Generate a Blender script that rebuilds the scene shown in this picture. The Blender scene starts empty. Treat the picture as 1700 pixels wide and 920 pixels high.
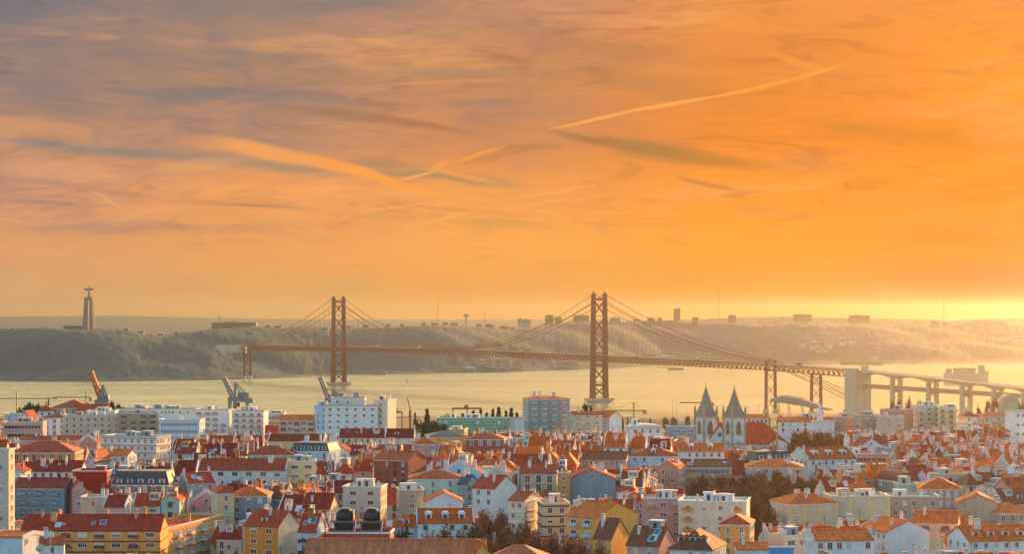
import bpy, math, random
from mathutils import Vector, Matrix, noise
random.seed(11)
D = bpy.data
SC = bpy.context.scene
COL = SC.collection
F = 3620.0; CZ = 156.0; HY = 519.0
def PX(px, d): return (px-850.0)/F*d
def PZ(py, d): return CZ-(py-HY)/F*d
def lerp_table(t, v):
    if v <= t[0][0]: return t[0][1]
    for (a, b), (c, e) in zip(t, t[1:]):
        if v <= c: return b+(e-b)*(v-a)/(c-a)
    return t[-1][1]
def srgb(r, g, b):
    f = lambda c: (c/255/12.92) if c/255 <= .04045 else ((c/255+.055)/1.055)**2.4
    return (f(r), f(g), f(b))

# ------------------------------------------------------------------ camera
cam = D.cameras.new("camera"); camo = D.objects.new("camera", cam); COL.objects.link(camo)
cam.sensor_width = 36; cam.lens = F/1700*36; cam.shift_y = (HY-460)/1700
cam.clip_start = 1; cam.clip_end = 40000
camo.location = (0, 0, CZ); camo.rotation_euler = (math.pi/2, 0, 0)
SC.camera = camo
SC.view_settings.view_transform = 'Standard'; SC.view_settings.look = 'None'
SC.view_settings.gamma = 1; SC.view_settings.use_curve_mapping = False
EXPO = 1.15
SC.view_settings.exposure = EXPO
SC.render.engine = 'CYCLES'
cy = SC.cycles
cy.max_bounces = 4; cy.diffuse_bounces = 2; cy.glossy_bounces = 2; cy.transmission_bounces = 2
cy.volume_bounces = 0; cy.transparent_max_bounces = 4; cy.use_denoising = True
cy.sample_clamp_indirect = 4
cy.use_adaptive_sampling = True; cy.adaptive_threshold = 0.015

# ------------------------------------------------------------------ sun
SUN_AZ, SUN_EL = 27.0, 10.0          # degrees right of the view axis, above the horizon
az, el = math.radians(SUN_AZ), math.radians(SUN_EL)
sdir = Vector((math.sin(az)*math.cos(el), math.cos(az)*math.cos(el), math.sin(el)))
sun = D.lights.new("sun", 'SUN'); suno = D.objects.new("sun", sun); COL.objects.link(suno)
sun.energy = 4.6; sun.angle = math.radians(0.55); sun.color = (1.0, .48, .15)
suno.rotation_euler = (-sdir).to_track_quat('-Z', 'Y').to_euler()
suno.location = (800, 800, 600)

# ------------------------------------------------------------------ sky
world = D.worlds.new("World"); SC.world = world; world.use_nodes = True
WN = world.node_tree; WN.nodes.clear()
def wn(t, **k):
    n = WN.nodes.new(t)
    for a, b in k.items(): setattr(n, a, b)
    return n
def wl(a, b): WN.links.new(a, b)
def wmath(op, a, b=None, c=None):
    n = wn('ShaderNodeMath', operation=op)
    for i, v in enumerate((a, b, c)):
        if v is None: continue
        if isinstance(v, (int, float)): n.inputs[i].default_value = v
        else: wl(v, n.inputs[i])
    return n.outputs[0]
def wmix(f, a, b, mode='MIX'):
    n = wn('ShaderNodeMix', data_type='RGBA', blend_type=mode)
    for s, v in (('Factor', f), ('A', a), ('B', b)):
        sock = [i for i in n.inputs if i.name == s and (i.type == 'RGBA' if s != 'Factor' else i.type == 'VALUE')][0]
        if isinstance(v, (int, float)): sock.default_value = v
        elif isinstance(v, tuple): sock.default_value = (*v, 1)
        else: wl(v, sock)
    return [o for o in n.outputs if o.type == 'RGBA'][0]
def wrange(v, a, b, c=0, d=1, kind='SMOOTHSTEP'):
    n = wn('ShaderNodeMapRange', interpolation_type=kind)
    wl(v, n.inputs[0])
    for i, q in enumerate((a, b, c, d)): n.inputs[i+1].default_value = q
    return n.outputs[0]
sky = wn('ShaderNodeTexSky', sky_type='NISHITA')
sky.sun_disc = False; sky.sun_elevation = el; sky.sun_rotation = az
sky.air_density = 1.4; sky.dust_density = 1.2; sky.ozone_density = 2.5; sky.altitude = 100
bg = wn('ShaderNodeBackground'); bg.inputs[1].default_value = 0.15
wout = wn('ShaderNodeOutputWorld'); wl(bg.outputs[0], wout.inputs[0])
tc = wn('ShaderNodeTexCoord')
sep = wn('ShaderNodeSeparateXYZ'); wl(tc.outputs['Generated'], sep.inputs[0])
azd = wmath('MULTIPLY', wmath('ARCTAN2', sep.outputs[0], sep.outputs[1]), 180/math.pi)
eld = wmath('MULTIPLY', wmath('ARCSINE', sep.outputs[2]), 180/math.pi)
comb = wn('ShaderNodeCombineXYZ'); wl(azd, comb.inputs[0]); wl(eld, comb.inputs[1])
# wind-drawn warp of the cloud coordinates
nz = wn('ShaderNodeTexNoise', noise_dimensions='2D'); nz.inputs['Scale'].default_value = 1.0; nz.inputs['Detail'].default_value = 5
mp = wn('ShaderNodeMapping'); mp.inputs['Scale'].default_value = (.28, 1.1, 1); mp.inputs['Rotation'].default_value = (0, 0, .07)
wl(comb.outputs[0], mp.inputs[0]); wl(mp.outputs[0], nz.inputs['Vector'])
vs = wn('ShaderNodeVectorMath', operation='SUBTRACT'); wl(nz.outputs['Color'], vs.inputs[0]); vs.inputs[1].default_value = (.5, .5, .5)
vm = wn('ShaderNodeVectorMath', operation='MULTIPLY'); wl(vs.outputs[0], vm.inputs[0]); vm.inputs[1].default_value = (1.7, .48, 0)
va = wn('ShaderNodeVectorMath', operation='ADD'); wl(comb.outputs[0], va.inputs[0]); wl(vm.outputs[0], va.inputs[1])
PW = va.outputs[0]
vm2 = wn('ShaderNodeVectorMath', operation='MULTIPLY'); wl(vs.outputs[0], vm2.inputs[0]); vm2.inputs[1].default_value = (.7, .10, 0)
va2 = wn('ShaderNodeVectorMath', operation='ADD'); wl(comb.outputs[0], va2.inputs[0]); wl(vm2.outputs[0], va2.inputs[1]); PF = va2.outputs[0]
SKYK = 2**-EXPO/.15                 # display colour -> background colour
def sc(r, g, b, k=1.0): return tuple(c*SKYK*k for c in srgb(r, g, b))
azs = [-13.2, -6.6, 0, 6.6, 13.2]
rows = [  # elevation, colours at azs
 (-1.0, [(216,170,112),(228,172,100),(240,164,74),(222,140,40),(150,76,14)]),
 (0.6,  [(220,164,108),(232,166,94),(242,162,72),(232,148,42),(176,94,18)]),
 (1.7,  [(224,156,104),(238,160,92),(250,166,78),(250,158,42),(238,138,28)]),
 (3.2,  [(204,146,112),(236,156,92),(240,154,80),(252,152,48),(255,146,30)]),
 (4.6,  [(176,134,112),(186,138,106),(214,138,84),(240,138,48),(255,142,34)]),
 (6.3,  [(150,126,118),(170,132,108),(196,134,90),(232,138,58),(255,150,48)]),
 (8.3,  [(122,116,124),(164,132,114),(192,136,106),(238,146,70),(246,146,60)]),
]
prev = None
A0, A1 = -26.4, 26.4
for e, cols in rows:
    cr = wn('ShaderNodeValToRGB'); cr.color_ramp.interpolation = 'EASE'
    els = cr.color_ramp.elements
    pts = [((a-A0)/(A1-A0), c) for a, c in zip(azs, cols)]
    els[0].position = pts[0][0]; els[0].color = (*sc(*pts[0][1]), 1)
    els[1].position = pts[-1][0]; els[1].color = (*sc(*pts[-1][1]), 1)
    for p, c in pts[1:-1]:
        q = els.new(p); q.color = (*sc(*c), 1)
    wl(wrange(azd, A0, A1, 0, 1, 'LINEAR'), cr.inputs[0])
    if prev is None: base = cr.outputs[0]
    else: base = wmix(wrange(eld, prev, e), base, cr.outputs[0])
    prev = e
# streaky cloud texture
def streak(scale, rot, det, dist, seed):
    m = wn('ShaderNodeMapping'); m.inputs['Scale'].default_value = scale; m.inputs['Rotation'].default_value = (0, 0, rot); m.inputs['Location'].default_value = (seed, seed*.7, 0)
    wl(PW, m.inputs[0]); n = wn('ShaderNodeTexNoise', noise_dimensions='2D'); wl(m.outputs[0], n.inputs['Vector'])
    n.inputs['Scale'].default_value = 1; n.inputs['Detail'].default_value = det; n.inputs['Distortion'].default_value = dist
    n.inputs['Roughness'].default_value = .58
    return n.outputs[0]
s1 = streak((.15, .80, 1), .10, 6, .5, 3.1)
s2 = streak((.34, 1.9, 1), .05, 7, .9, 9.4)
lowfade = wrange(eld, .7, 3.2, .25, 1)
leftness = wrange(azd, 10, -8, .25, 1)
dk = wmath('MULTIPLY', wrange(s1, .47, .30), wmath('MULTIPLY', leftness, lowfade))
base = wmix(wmath('MULTIPLY', dk, .55), base, sc(128, 118, 120))
br = wmath('MULTIPLY', wrange(s1, .52, .72), lowfade)
base = wmix(wmath('MULTIPLY', br, .40), base, sc(244, 168, 100))
dk2 = wmath('MULTIPLY', wrange(s2, .46, .28), lowfade)
base = wmix(wmath('MULTIPLY', dk2, .42), base, wmix(1.0, base, (.62, .62, .72), 'MULTIPLY'))
br2 = wmath('MULTIPLY', wrange(s2, .53, .74), lowfade)
base = wmix(wmath('MULTIPLY', br2, .45), base, wmix(1.0, base, (1.22, 1.16, 1.05), 'MULTIPLY'))
s3 = streak((.6, 4.4, 1), -.09, 8, 1.4, 17.3); s4 = streak((.16, .55, 1), .22, 7, .7, 31.7); s5 = streak((.9, 13.0, 1), .12, 6, 1.0, 5.9)
msk = wrange(s4, .42, .62)
fb = wmath('MULTIPLY', wmath('MULTIPLY', wrange(s3, .50, .68), msk), lowfade)
base = wmix(wmath('MULTIPLY', fb, .30), base, wmix(1.0, base, (1.30, 1.20, 1.05), 'MULTIPLY'))
fd_ = wmath('MULTIPLY', wmath('MULTIPLY', wrange(s3, .50, .34), msk), lowfade)
base = wmix(wmath('MULTIPLY', fd_, .32), base, wmix(1.0, base, (.66, .70, .82), 'MULTIPLY'))
f5 = wmath('MULTIPLY', wrange(s5, .40, .66), lowfade)
base = wmix(wmath('MULTIPLY', f5, .14), base, wmix(1.0, base, (1.18, 1.12, 1.02), 'MULTIPLY'))
gl = wmath('MULTIPLY', wmath('MULTIPLY', wrange(s4, .50, .34), wrange(azd, 6, -6)), wrange(eld, 3.4, 6.0))
base = wmix(wmath('MULTIPLY', gl, .55), base, sc(126, 118, 118))
def deg(px, py): return ((math.degrees(math.atan((px-850)/F))), math.degrees(math.atan((HY-py)/F)))
def patch(base, px, py, rx, ry, rot, col, k, soft=1.0, src=None):
    m = wn('ShaderNodeMapping', vector_type='TEXTURE')
    a = deg(px, py); m.inputs['Location'].default_value = (a[0], a[1], 0)
    m.inputs['Rotation'].default_value = (0, 0, math.radians(-rot))
    m.inputs['Scale'].default_value = (rx*.01583, ry*.01583, 1)
    wl(src or PF, m.inputs[0])
    ln = wn('ShaderNodeVectorMath', operation='LENGTH'); wl(m.outputs[0], ln.inputs[0])
    f = wrange(ln.outputs[1], 1.15, 1.15-soft, 0, k*(.8 if soft == 1 else 1))
    return wmix(f, base, sc(*col))
for p in [  # soft-edged patches: px, py, rx, ry, tilt down to the right, colour, amount
 (40,150,120,22,6,(118,116,128),.5),(20,50,160,40,0,(122,116,126),.35),(250,98,170,12,6,(134,118,116),.45),(500,104,90,16,4,(136,120,116),.5),
 (760,121,150,11,0,(150,126,110),.5),(570,190,150,14,8,(146,112,92),.75),(700,206,120,9,10,(150,100,72),.6),(500,215,90,10,4,(150,120,108),.4),
 (210,256,230,12,3,(118,128,128),.75),(60,242,80,7,3,(112,130,138),.7),(480,279,130,14,5,(150,138,112),.75),(620,272,110,9,2,(140,132,106),.7),
 (690,288,90,10,3,(140,138,100),.8),(790,297,90,12,9,(144,140,96),.85),(1080,249,150,20,9,(150,118,68),.95),(1190,266,130,15,8,(196,124,50),.8),(960,228,70,9,14,(150,110,72),.7),
 (1500,228,190,22,6,(212,130,40),.7),(1420,215,60,10,6,(204,126,48),.5),(1600,248,120,12,4,(225,132,38),.5),(1180,309,60,6,12,(196,120,62),.8),(1145,300,30,4,14,(190,116,62),.7),(1520,279,28,3,10,(204,118,52),.6),
 (420,343,110,4,3,(150,120,100),.7),(70,340,110,6,4,(140,122,122),.6),(60,306,120,7,4,(150,122,122),.5),(200,325,110,7,5,(170,130,116),.5),
 (90,288,150,20,3,(236,170,120),.5),(320,278,110,14,-6,(246,172,102),.5),(620,150,240,14,2,(214,148,104),.35),(400,45,220,26,0,(176,134,112),.4),
 (840,370,110,10,3,(206,152,72),.6),(500,372,160,9,2,(214,156,100),.4),(650,360,120,8,2,(206,152,88),.5),(1000,80,220,26,8,(196,130,84),.5),(1110,150,180,30,12,(198,128,70),.55),(1350,180,200,30,4,(244,138,46),.4)]:
    base = patch(base, *p)
def seg(base, a, b, w, col, k):
    dx, dy = b[0]-a[0], b[1]-a[1]
    return patch(base, (a[0]+b[0])/2, (a[1]+b[1])/2, math.hypot(dx, dy)/2*1.25, w, math.degrees(math.atan2(dy, dx)), col, k, .75)
for a, b, w, c, k in [
 ((300,232),(440,252),16,(240,158,96),.5),((370,240),(520,268),15,(250,164,90),.85),((480,260),(600,284),13,(250,160,82),.9),((560,276),(640,294),10,(252,162,76),.95),((625,290),(675,312),9,(252,160,72),.95),((660,306),(750,326),6,(254,162,72),.8),((740,322),(860,340),6,(254,166,72),.5),
 ((664,300),(724,283),3,(252,170,92),.9),((715,280),(742,266),8,(250,158,76),.8),((745,270),(838,244),4,(250,158,72),.8),((720,280),(830,304),6,(250,156,76),.75),
 ((920,212),(1060,184),3.6,(255,166,84),.95),((1040,188),(1200,158),4.4,(255,166,80),.95),((1180,162),(1300,136),4.6,(255,160,66),.9),((1290,138),(1400,112),4.5,(255,160,56),.75),((1280,90),(1370,122),9,(255,160,66),.55),
 ((700,370),(795,350),4,(252,172,84),.7),((150,322),(196,345),2.4,(240,168,112),.75),((190,342),(242,364),2,(236,164,108),.5),((640,140),(840,131),4,(224,150,96),.55),((840,330),(975,308),4,(254,172,86),.5),((850,345),(930,330),5,(254,172,86),.4)]:
    base = seg(base, a, b, w, c, k)
# above the picture an unseen bright cream band is added to light the river; away from the sunset it gives way to the clear sky
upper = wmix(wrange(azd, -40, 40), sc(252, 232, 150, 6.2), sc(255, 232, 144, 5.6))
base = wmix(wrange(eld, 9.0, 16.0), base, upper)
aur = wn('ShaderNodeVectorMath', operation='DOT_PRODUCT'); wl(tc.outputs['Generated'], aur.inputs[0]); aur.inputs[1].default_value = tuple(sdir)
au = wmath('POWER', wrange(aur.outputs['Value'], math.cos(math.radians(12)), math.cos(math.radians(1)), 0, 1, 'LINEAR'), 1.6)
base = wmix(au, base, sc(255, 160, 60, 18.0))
maskaz = wrange(wmath('ABSOLUTE', wmath('SUBTRACT', azd, 12)), 78, 34)
maskel = wrange(eld, 36, 16)
mask = wmath('MULTIPLY', maskaz, maskel)
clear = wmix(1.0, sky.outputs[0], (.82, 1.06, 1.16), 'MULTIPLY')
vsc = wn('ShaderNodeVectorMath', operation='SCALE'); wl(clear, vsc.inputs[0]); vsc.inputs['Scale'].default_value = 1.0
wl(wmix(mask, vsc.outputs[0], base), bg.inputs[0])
world.cycles.sampling_method = 'MANUAL'; world.cycles.sample_map_resolution = 512

# ------------------------------------------------------------------ materials
M = {}
def newmat(name):
    m = D.materials.new(name); m.use_nodes = True; nt = m.node_tree
    return m, nt, nt.nodes['Principled BSDF']
def mth(nt, op, a, b=None):
    n = nt.nodes.new('ShaderNodeMath'); n.operation = op
    for i, v in enumerate((a, b)):
        if v is None: continue
        if isinstance(v, (int, float)): n.inputs[i].default_value = v
        else: nt.links.new(v, n.inputs[i])
    return n.outputs[0]
def surf(name, col, rough=.8, amt=.18, scale=(.5,.5,.5), rnd=.12, metal=0, fine=0, bump=0, spec=.3, det=5):
    """plain surface with soft blotches, weathering and a little per-object variation"""
    m, nt, b = newmat(name)
    t = nt.nodes.new('ShaderNodeTexCoord'); mp = nt.nodes.new('ShaderNodeMapping'); mp.inputs['Scale'].default_value = scale
    oi = nt.nodes.new('ShaderNodeObjectInfo')
    nt.links.new(t.outputs['Object'], mp.inputs[0])
    ad = nt.nodes.new('ShaderNodeVectorMath'); ad.operation = 'ADD'; nt.links.new(mp.outputs[0], ad.inputs[0]); 
    sc_ = nt.nodes.new('ShaderNodeVectorMath'); sc_.operation = 'SCALE'; nt.links.new(oi.outputs['Location'], sc_.inputs[0]); sc_.inputs['Scale'].default_value = .37
    nt.links.new(sc_.outputs[0], ad.inputs[1])
    n = nt.nodes.new('ShaderNodeTexNoise'); n.inputs['Scale'].default_value = 1; n.inputs['Detail'].default_value = det; n.inputs['Roughness'].default_value = .62
    nt.links.new(ad.outputs[0], n.inputs['Vector'])
    mr = nt.nodes.new('ShaderNodeMapRange'); nt.links.new(n.outputs[0], mr.inputs[0])
    mr.inputs[1].default_value = .3; mr.inputs[2].default_value = .7; mr.inputs[3].default_value = 1-amt; mr.inputs[4].default_value = 1+amt*.7
    rr = mth(nt, 'ADD', mth(nt, 'MULTIPLY', oi.outputs['Random'], rnd*2), 1-rnd)
    k = mth(nt, 'MULTIPLY', mr.outputs[0], rr)
    vm = nt.nodes.new('ShaderNodeVectorMath'); vm.operation = 'SCALE'; vm.inputs[0].default_value = col; nt.links.new(k, vm.inputs['Scale'])
    nt.links.new(vm.outputs[0], b.inputs['Base Color'])
    b.inputs['Roughness'].default_value = rough; b.inputs['Metallic'].default_value = metal
    b.inputs['Specular IOR Level'].default_value = spec
    if bump:
        bp = nt.nodes.new('ShaderNodeBump'); bp.inputs['Distance'].default_value = bump; nt.links.new(n.outputs[0], bp.inputs['Height']); nt.links.new(bp.outputs[0], b.inputs['Normal'])
    M[name] = m
    return m
def tiles(name, col, axis=0):
    """clay tile roof: ribs down the slope, courses across it, patches of older and newer tiles"""
    m, nt, b = newmat(name)
    t = nt.nodes.new('ShaderNodeTexCoord'); oi = nt.nodes.new('ShaderNodeObjectInfo')
    n = nt.nodes.new('ShaderNodeTexNoise'); n.inputs['Scale'].default_value = .55; n.inputs['Detail'].default_value = 8; n.inputs['Roughness'].default_value = .72
    mp = nt.nodes.new('ShaderNodeMapping'); mp.inputs['Scale'].default_value = (1.5, .5, .7) if axis == 0 else (.5, 1.5, .7)
    ad = nt.nodes.new('ShaderNodeVectorMath'); ad.operation = 'ADD'
    nt.links.new(t.outputs['Object'], ad.inputs[0]); nt.links.new(oi.outputs['Location'], ad.inputs[1])
    nt.links.new(ad.outputs[0], mp.inputs[0]); nt.links.new(mp.outputs[0], n.inputs['Vector'])
    sx = nt.nodes.new('ShaderNodeSeparateXYZ'); nt.links.new(t.outputs['Object'], sx.inputs[0])
    rib = mth(nt, 'SINE', mth(nt, 'MULTIPLY', sx.outputs[axis], 2*math.pi/.42))
    rib2 = mth(nt, 'SINE', mth(nt, 'MULTIPLY', sx.outputs[axis], 2*math.pi/1.9))
    mr = nt.nodes.new('ShaderNodeMapRange'); nt.links.new(n.outputs[0], mr.inputs[0])
    mr.inputs[1].default_value = .32; mr.inputs[2].default_value = .70; mr.inputs[3].default_value = .60; mr.inputs[4].default_value = 1.34
    rr = mth(nt, 'ADD', mth(nt, 'MULTIPLY', oi.outputs['Random'], .40), .80)
    ng = nt.nodes.new('ShaderNodeTexNoise'); ng.inputs['Scale'].default_value = 2.6; ng.inputs['Detail'].default_value = 3; nt.links.new(mp.outputs[0], ng.inputs['Vector'])
    rr = mth(nt, 'MULTIPLY', rr, mth(nt, 'ADD', mth(nt, 'MULTIPLY', ng.outputs[0], 1.1), .45))
    k = mth(nt, 'MULTIPLY', mr.outputs[0], rr)
    k = mth(nt, 'MULTIPLY', k, mth(nt, 'ADD', mth(nt, 'ADD', mth(nt, 'MULTIPLY', rib, .12), mth(nt, 'MULTIPLY', rib2, .06)), 1))
    vm = nt.nodes.new('ShaderNodeVectorMath'); vm.operation = 'SCALE'; vm.inputs[0].default_value = col; nt.links.new(k, vm.inputs['Scale'])
    nd = nt.nodes.new('ShaderNodeTexNoise'); nd.inputs['Scale'].default_value = .33; nd.inputs['Detail'].default_value = 7; nd.inputs['Roughness'].default_value = .75; nt.links.new(ad.outputs[0], nd.inputs['Vector'])
    md = nt.nodes.new('ShaderNodeMapRange'); nt.links.new(nd.outputs[0], md.inputs[0]); md.inputs[1].default_value = .52; md.inputs[2].default_value = .66; md.inputs[3].default_value = 0; md.inputs[4].default_value = .36
    mxd = nt.nodes.new('ShaderNodeMix'); mxd.data_type = 'RGBA'; nt.links.new(md.outputs[0], mxd.inputs[0]); nt.links.new(vm.outputs[0], mxd.inputs[6]); mxd.inputs[7].default_value = (.30,.13,.07,1)
    nt.links.new(mxd.outputs[2], b.inputs['Base Color']); b.inputs['Roughness'].default_value = .75; b.inputs['Specular IOR Level'].default_value = .25
    bp = nt.nodes.new('ShaderNodeBump'); bp.inputs['Distance'].default_value = .06; nt.links.new(rib, bp.inputs['Height']); nt.links.new(bp.outputs[0], b.inputs['Normal'])
    M[name] = m
WALLS = {'white':(.74,.75,.76),'cream':(.76,.65,.50),'pale yellow':(.76,.58,.33),'yellow':(.86,.42,.10),'ochre':(.64,.30,.09),'pink':(.66,.36,.31),'salmon':(.62,.27,.19),
 'orange':(.74,.27,.05),'tan':(.50,.37,.26),'beige':(.62,.51,.40),'grey':(.42,.44,.46),'blue grey':(.26,.34,.40),'pale blue':(.50,.66,.76),'green':(.16,.42,.24),'mint':(.42,.62,.52),
 'red':(.55,.03,.02),'brick red':(.40,.10,.07),'brown':(.28,.16,.10),'teal':(.16,.36,.40)}
for k, c in WALLS.items(): surf('wall '+k, c, .85, .15, (.8,.8,.26), .08)
ROOFS = {'dark red':(.37,.030,.018),'red':(.64,.050,.018),'orange':(.90,.150,.022),'brown':(.33,.090,.045),'rust':(.56,.070,.026),'terracotta':(.66,.17,.07)}
for k, c in ROOFS.items(): tiles('roof '+k, c, 0); tiles('roof '+k+' y', c, 1)
surf('roof slate', (.07,.09,.11), .6, .3, (1,1,1), .1)
surf('roof grey', (.34,.35,.36), .85, .3, (.4,.4,.4), .2)
surf('roof white', (.72,.72,.70), .8, .2, (.4,.4,.4), .1)
surf('roof zinc', (.45,.50,.53), .5, .25, (.5,.5,.5), .15, metal=.2)
surf('trim white', (.76,.75,.72), .7, .12, (1,1,1), .05)
surf('trim ochre', (.50,.24,.08), .7, .12, (1,1,1), .05)
surf('trim stone', (.50,.45,.37), .8, .2, (1,1,1), .08)
surf('trim dark', (.05,.055,.06), .6, .1, (1,1,1), .1)
surf('trim brown', (.20,.07,.04), .7, .1, (1,1,1), .1)
surf('chimney white', (.70,.69,.66), .85, .22, (1.2,1.2,.5), .12)
surf('chimney clay', (.48,.20,.11), .85, .25, (1.2,1.2,.5), .15)
surf('chimney ochre', (.62,.36,.14), .85, .2, (1.2,1.2,.5), .1)
surf('glass', (.035,.045,.055), .12, .4, (3,3,3), .5, spec=.6)
surf('glass blue', (.12,.22,.30), .15, .3, (3,3,3), .4, spec=.6)
surf('blind', (.62,.60,.56), .7, .1, (1,1,1), .2)
surf('shutter', (.26,.08,.05), .7, .1, (1,1,1), .3)
surf('shutter green', (.05,.14,.09), .7, .1, (1,1,1), .3)
surf('concrete', (.56,.45,.33), .85, .2, (.08,.08,.03), .03)
surf('bridge red', (.20,.018,.030), .6, .1, (.1,.1,.1), .02)
surf('statue stone', (.20,.18,.18), .9, .15, (.1,.1,.05), .02)
surf('crane red', (.48,.09,.04), .6, .15, (.3,.3,.3), .05)
surf('crane grey', (.13,.20,.25), .6, .15, (.3,.3,.3), .05)
surf('crane yellow', (.62,.40,.08), .6, .15, (.3,.3,.3), .05)
surf('black metal', (.018,.016,.018), .35, .2, (2,2,2), .05, spec=.5)
surf('ship hull', (.20,.12,.09), .6, .2, (.1,.1,.1), .05)
surf('asphalt', (.055,.055,.058), .9, .25, (.15,.15,.15), 0)
surf('bark', (.12,.085,.06), .9, .3, (2,2,1), .2)
for k, c in {'leaf dark':(.035,.055,.03),'leaf mid':(.06,.085,.04),'leaf pine':(.03,.045,.03),'twig brown':(.22,.085,.05),'twig light':(.32,.14,.07),'leaf autumn':(.50,.18,.04),'leaf olive':(.13,.12,.05)}.items():
    surf(k, c, .9, .35, (.6,.6,.6), .15)

# ------------------------------------------------------------------ mesh helpers
class MB:
    def __init__(s): s.v = []; s.f = []; s.m = []
    def quad(s, pts, mi=0):
        n = len(s.v); s.v += [tuple(p) for p in pts]; s.f.append(tuple(range(n, n+len(pts)))); s.m.append(mi)
    def box(s, x0, x1, y0, y1, z0, z1, mi=0, mat=None):
        p = [(x0,y0,z0),(x1,y0,z0),(x1,y1,z0),(x0,y1,z0),(x0,y0,z1),(x1,y0,z1),(x1,y1,z1),(x0,y1,z1)]
        if mat is not None: p = [tuple(mat @ Vector(q)) for q in p]
        n = len(s.v); s.v += p
        for f in ((0,3,2,1),(4,5,6,7),(0,1,5,4),(1,2,6,5),(2,3,7,6),(3,0,4,7)): s.f.append(tuple(n+i for i in f)); s.m.append(mi)
    def frustum(s, x0, x1, y0, y1, z0, X0, X1, Y0, Y1, z1, mi=0, top=True):
        p = [(x0,y0,z0),(x1,y0,z0),(x1,y1,z0),(x0,y1,z0),(X0,Y0,z1),(X1,Y0,z1),(X1,Y1,z1),(X0,Y1,z1)]
        n = len(s.v); s.v += p
        for f in ((0,3,2,1),(4,5,6,7),(0,1,5,4),(1,2,6,5),(2,3,7,6),(3,0,4,7)):
            s.f.append(tuple(n+i for i in f)); s.m.append(mi)
    def extrude(s, prof, a0, a1, axis='x', mi=0, caps=((0,1,2,3),)):
        """profile points (h, z) extruded along x (h=y) or y (h=x)"""
        n = len(s.v); k = len(prof)
        g = (lambda a, h, z: (a, h, z)) if axis == 'x' else (lambda a, h, z: (-h, a, z))
        s.v += [g(a0, h, z) for h, z in prof]+[g(a1, h, z) for h, z in prof]
        for i in range(k):
            j = (i+1) % k; s.f.append((n+i, n+j, n+k+j, n+k+i)[::-1]); s.m.append(mi)
        for c in caps:
            s.f.append(tuple(n+i for i in c)); s.m.append(mi); s.f.append(tuple(n+k+i for i in c)[::-1]); s.m.append(mi)
    def bar(s, a, b, w, h=None, mi=0):
        a, b = Vector(a), Vector(b); h = h or w; d = b-a; L = d.length
        if L < 1e-6: return
        q = d.to_track_quat('Z', 'Y').to_matrix().to_4x4(); mt = Matrix.Translation(a) @ q
        s.box(-w/2, w/2, -h/2, h/2, 0, L, mi, mt)
    def tube(s, pts, r, n=6, mi=0, cap=True):
        pts = [Vector(p) for p in pts]; rs = r if isinstance(r, (list, tuple)) else [r]*len(pts); base = len(s.v)
        for i, p in enumerate(pts):
            t = (pts[min(i+1, len(pts)-1)]-pts[max(i-1, 0)]).normalized()
            u = t.cross(Vector((0,0,1)) if abs(t.z) < .95 else Vector((1,0,0))).normalized(); w = t.cross(u)
            for k in range(n):
                a = 2*math.pi*k/n; s.v.append(tuple(p+(u*math.cos(a)+w*math.sin(a))*rs[i]))
        for i in range(len(pts)-1):
            for k in range(n):
                a = base+i*n+k; b = base+i*n+(k+1) % n; s.f.append((a, b, b+n, a+n)); s.m.append(mi)
        if cap:
            s.f.append(tuple(base+k for k in range(n))[::-1]); s.m.append(mi)
            s.f.append(tuple(base+(len(pts)-1)*n+k for k in range(n))); s.m.append(mi)
    def lathe(s, prof, n=16, mi=0, cx=0, cy=0, half=False):
        base = len(s.v); 
        for r, z in prof:
            for k in range(n):
                a = 2*math.pi*k/n; s.v.append((cx+r*math.cos(a), cy+r*math.sin(a), z))
        for i in range(len(prof)-1):
            for k in range(n):
                a = base+i*n+k; b = base+i*n+(k+1) % n; s.f.append((a, b, b+n, a+n)); s.m.append(mi)
        s.f.append(tuple(base+k for k in range(n))[::-1]); s.m.append(mi)
        s.f.append(tuple(base+(len(prof)-1)*n+k for k in range(n))); s.m.append(mi)
    def mesh(s, name, mats, smooth=False):
        me = D.meshes.new(name); me.from_pydata(s.v, [], s.f)
        for m in (mats if isinstance(mats, (list, tuple)) else [mats]): me.materials.append(M[m] if isinstance(m, str) else m)
        if any(s.m): me.polygons.foreach_set('material_index', s.m)
        if smooth: me.polygons.foreach_set('use_smooth', [True]*len(s.f))
        me.update(); return me
    def build(s, name, mats, parent=None, smooth=False, loc=None):
        return put(name, s.mesh(name, mats, smooth), parent, loc)
def put(name, me, parent=None, loc=None, rz=0, rot=None):
    o = D.objects.new(name, me); COL.objects.link(o)
    if parent is not None: o.parent = parent
    if loc is not None: o.location = loc
    if rz: o.rotation_euler = (0, 0, rz)
    if rot is not None: o.rotation_euler = rot
    return o
def tag(o, label=None, cat=None, group=None, kind=None):
    if label: o['label'] = label
    if cat: o['category'] = cat
    if group: o['group'] = group
    if kind: o['kind'] = kind
    return o
def thing(name, label, cat, loc=(0,0,0), rz=0, group=None):
    return tag(put(name, None, None, loc, rz), label, cat, group)
def kids(o): return CH.get(o.name, [])
def copy_tree(o, loc, rz=None, label=None, scale=None, group=None):
    r = o.copy(); COL.objects.link(r); r.location = loc
    if rz is not None: r.rotation_euler = (0, 0, rz)
    if scale is not None: r.scale = scale if isinstance(scale, (tuple, list)) else (scale,)*3
    if label: r['label'] = label
    if group: r['group'] = group
    for c in TREEKIDS[o.name]:
        q = c.copy(); COL.objects.link(q); q.parent = r
    return r
TREEKIDS = {}

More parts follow.
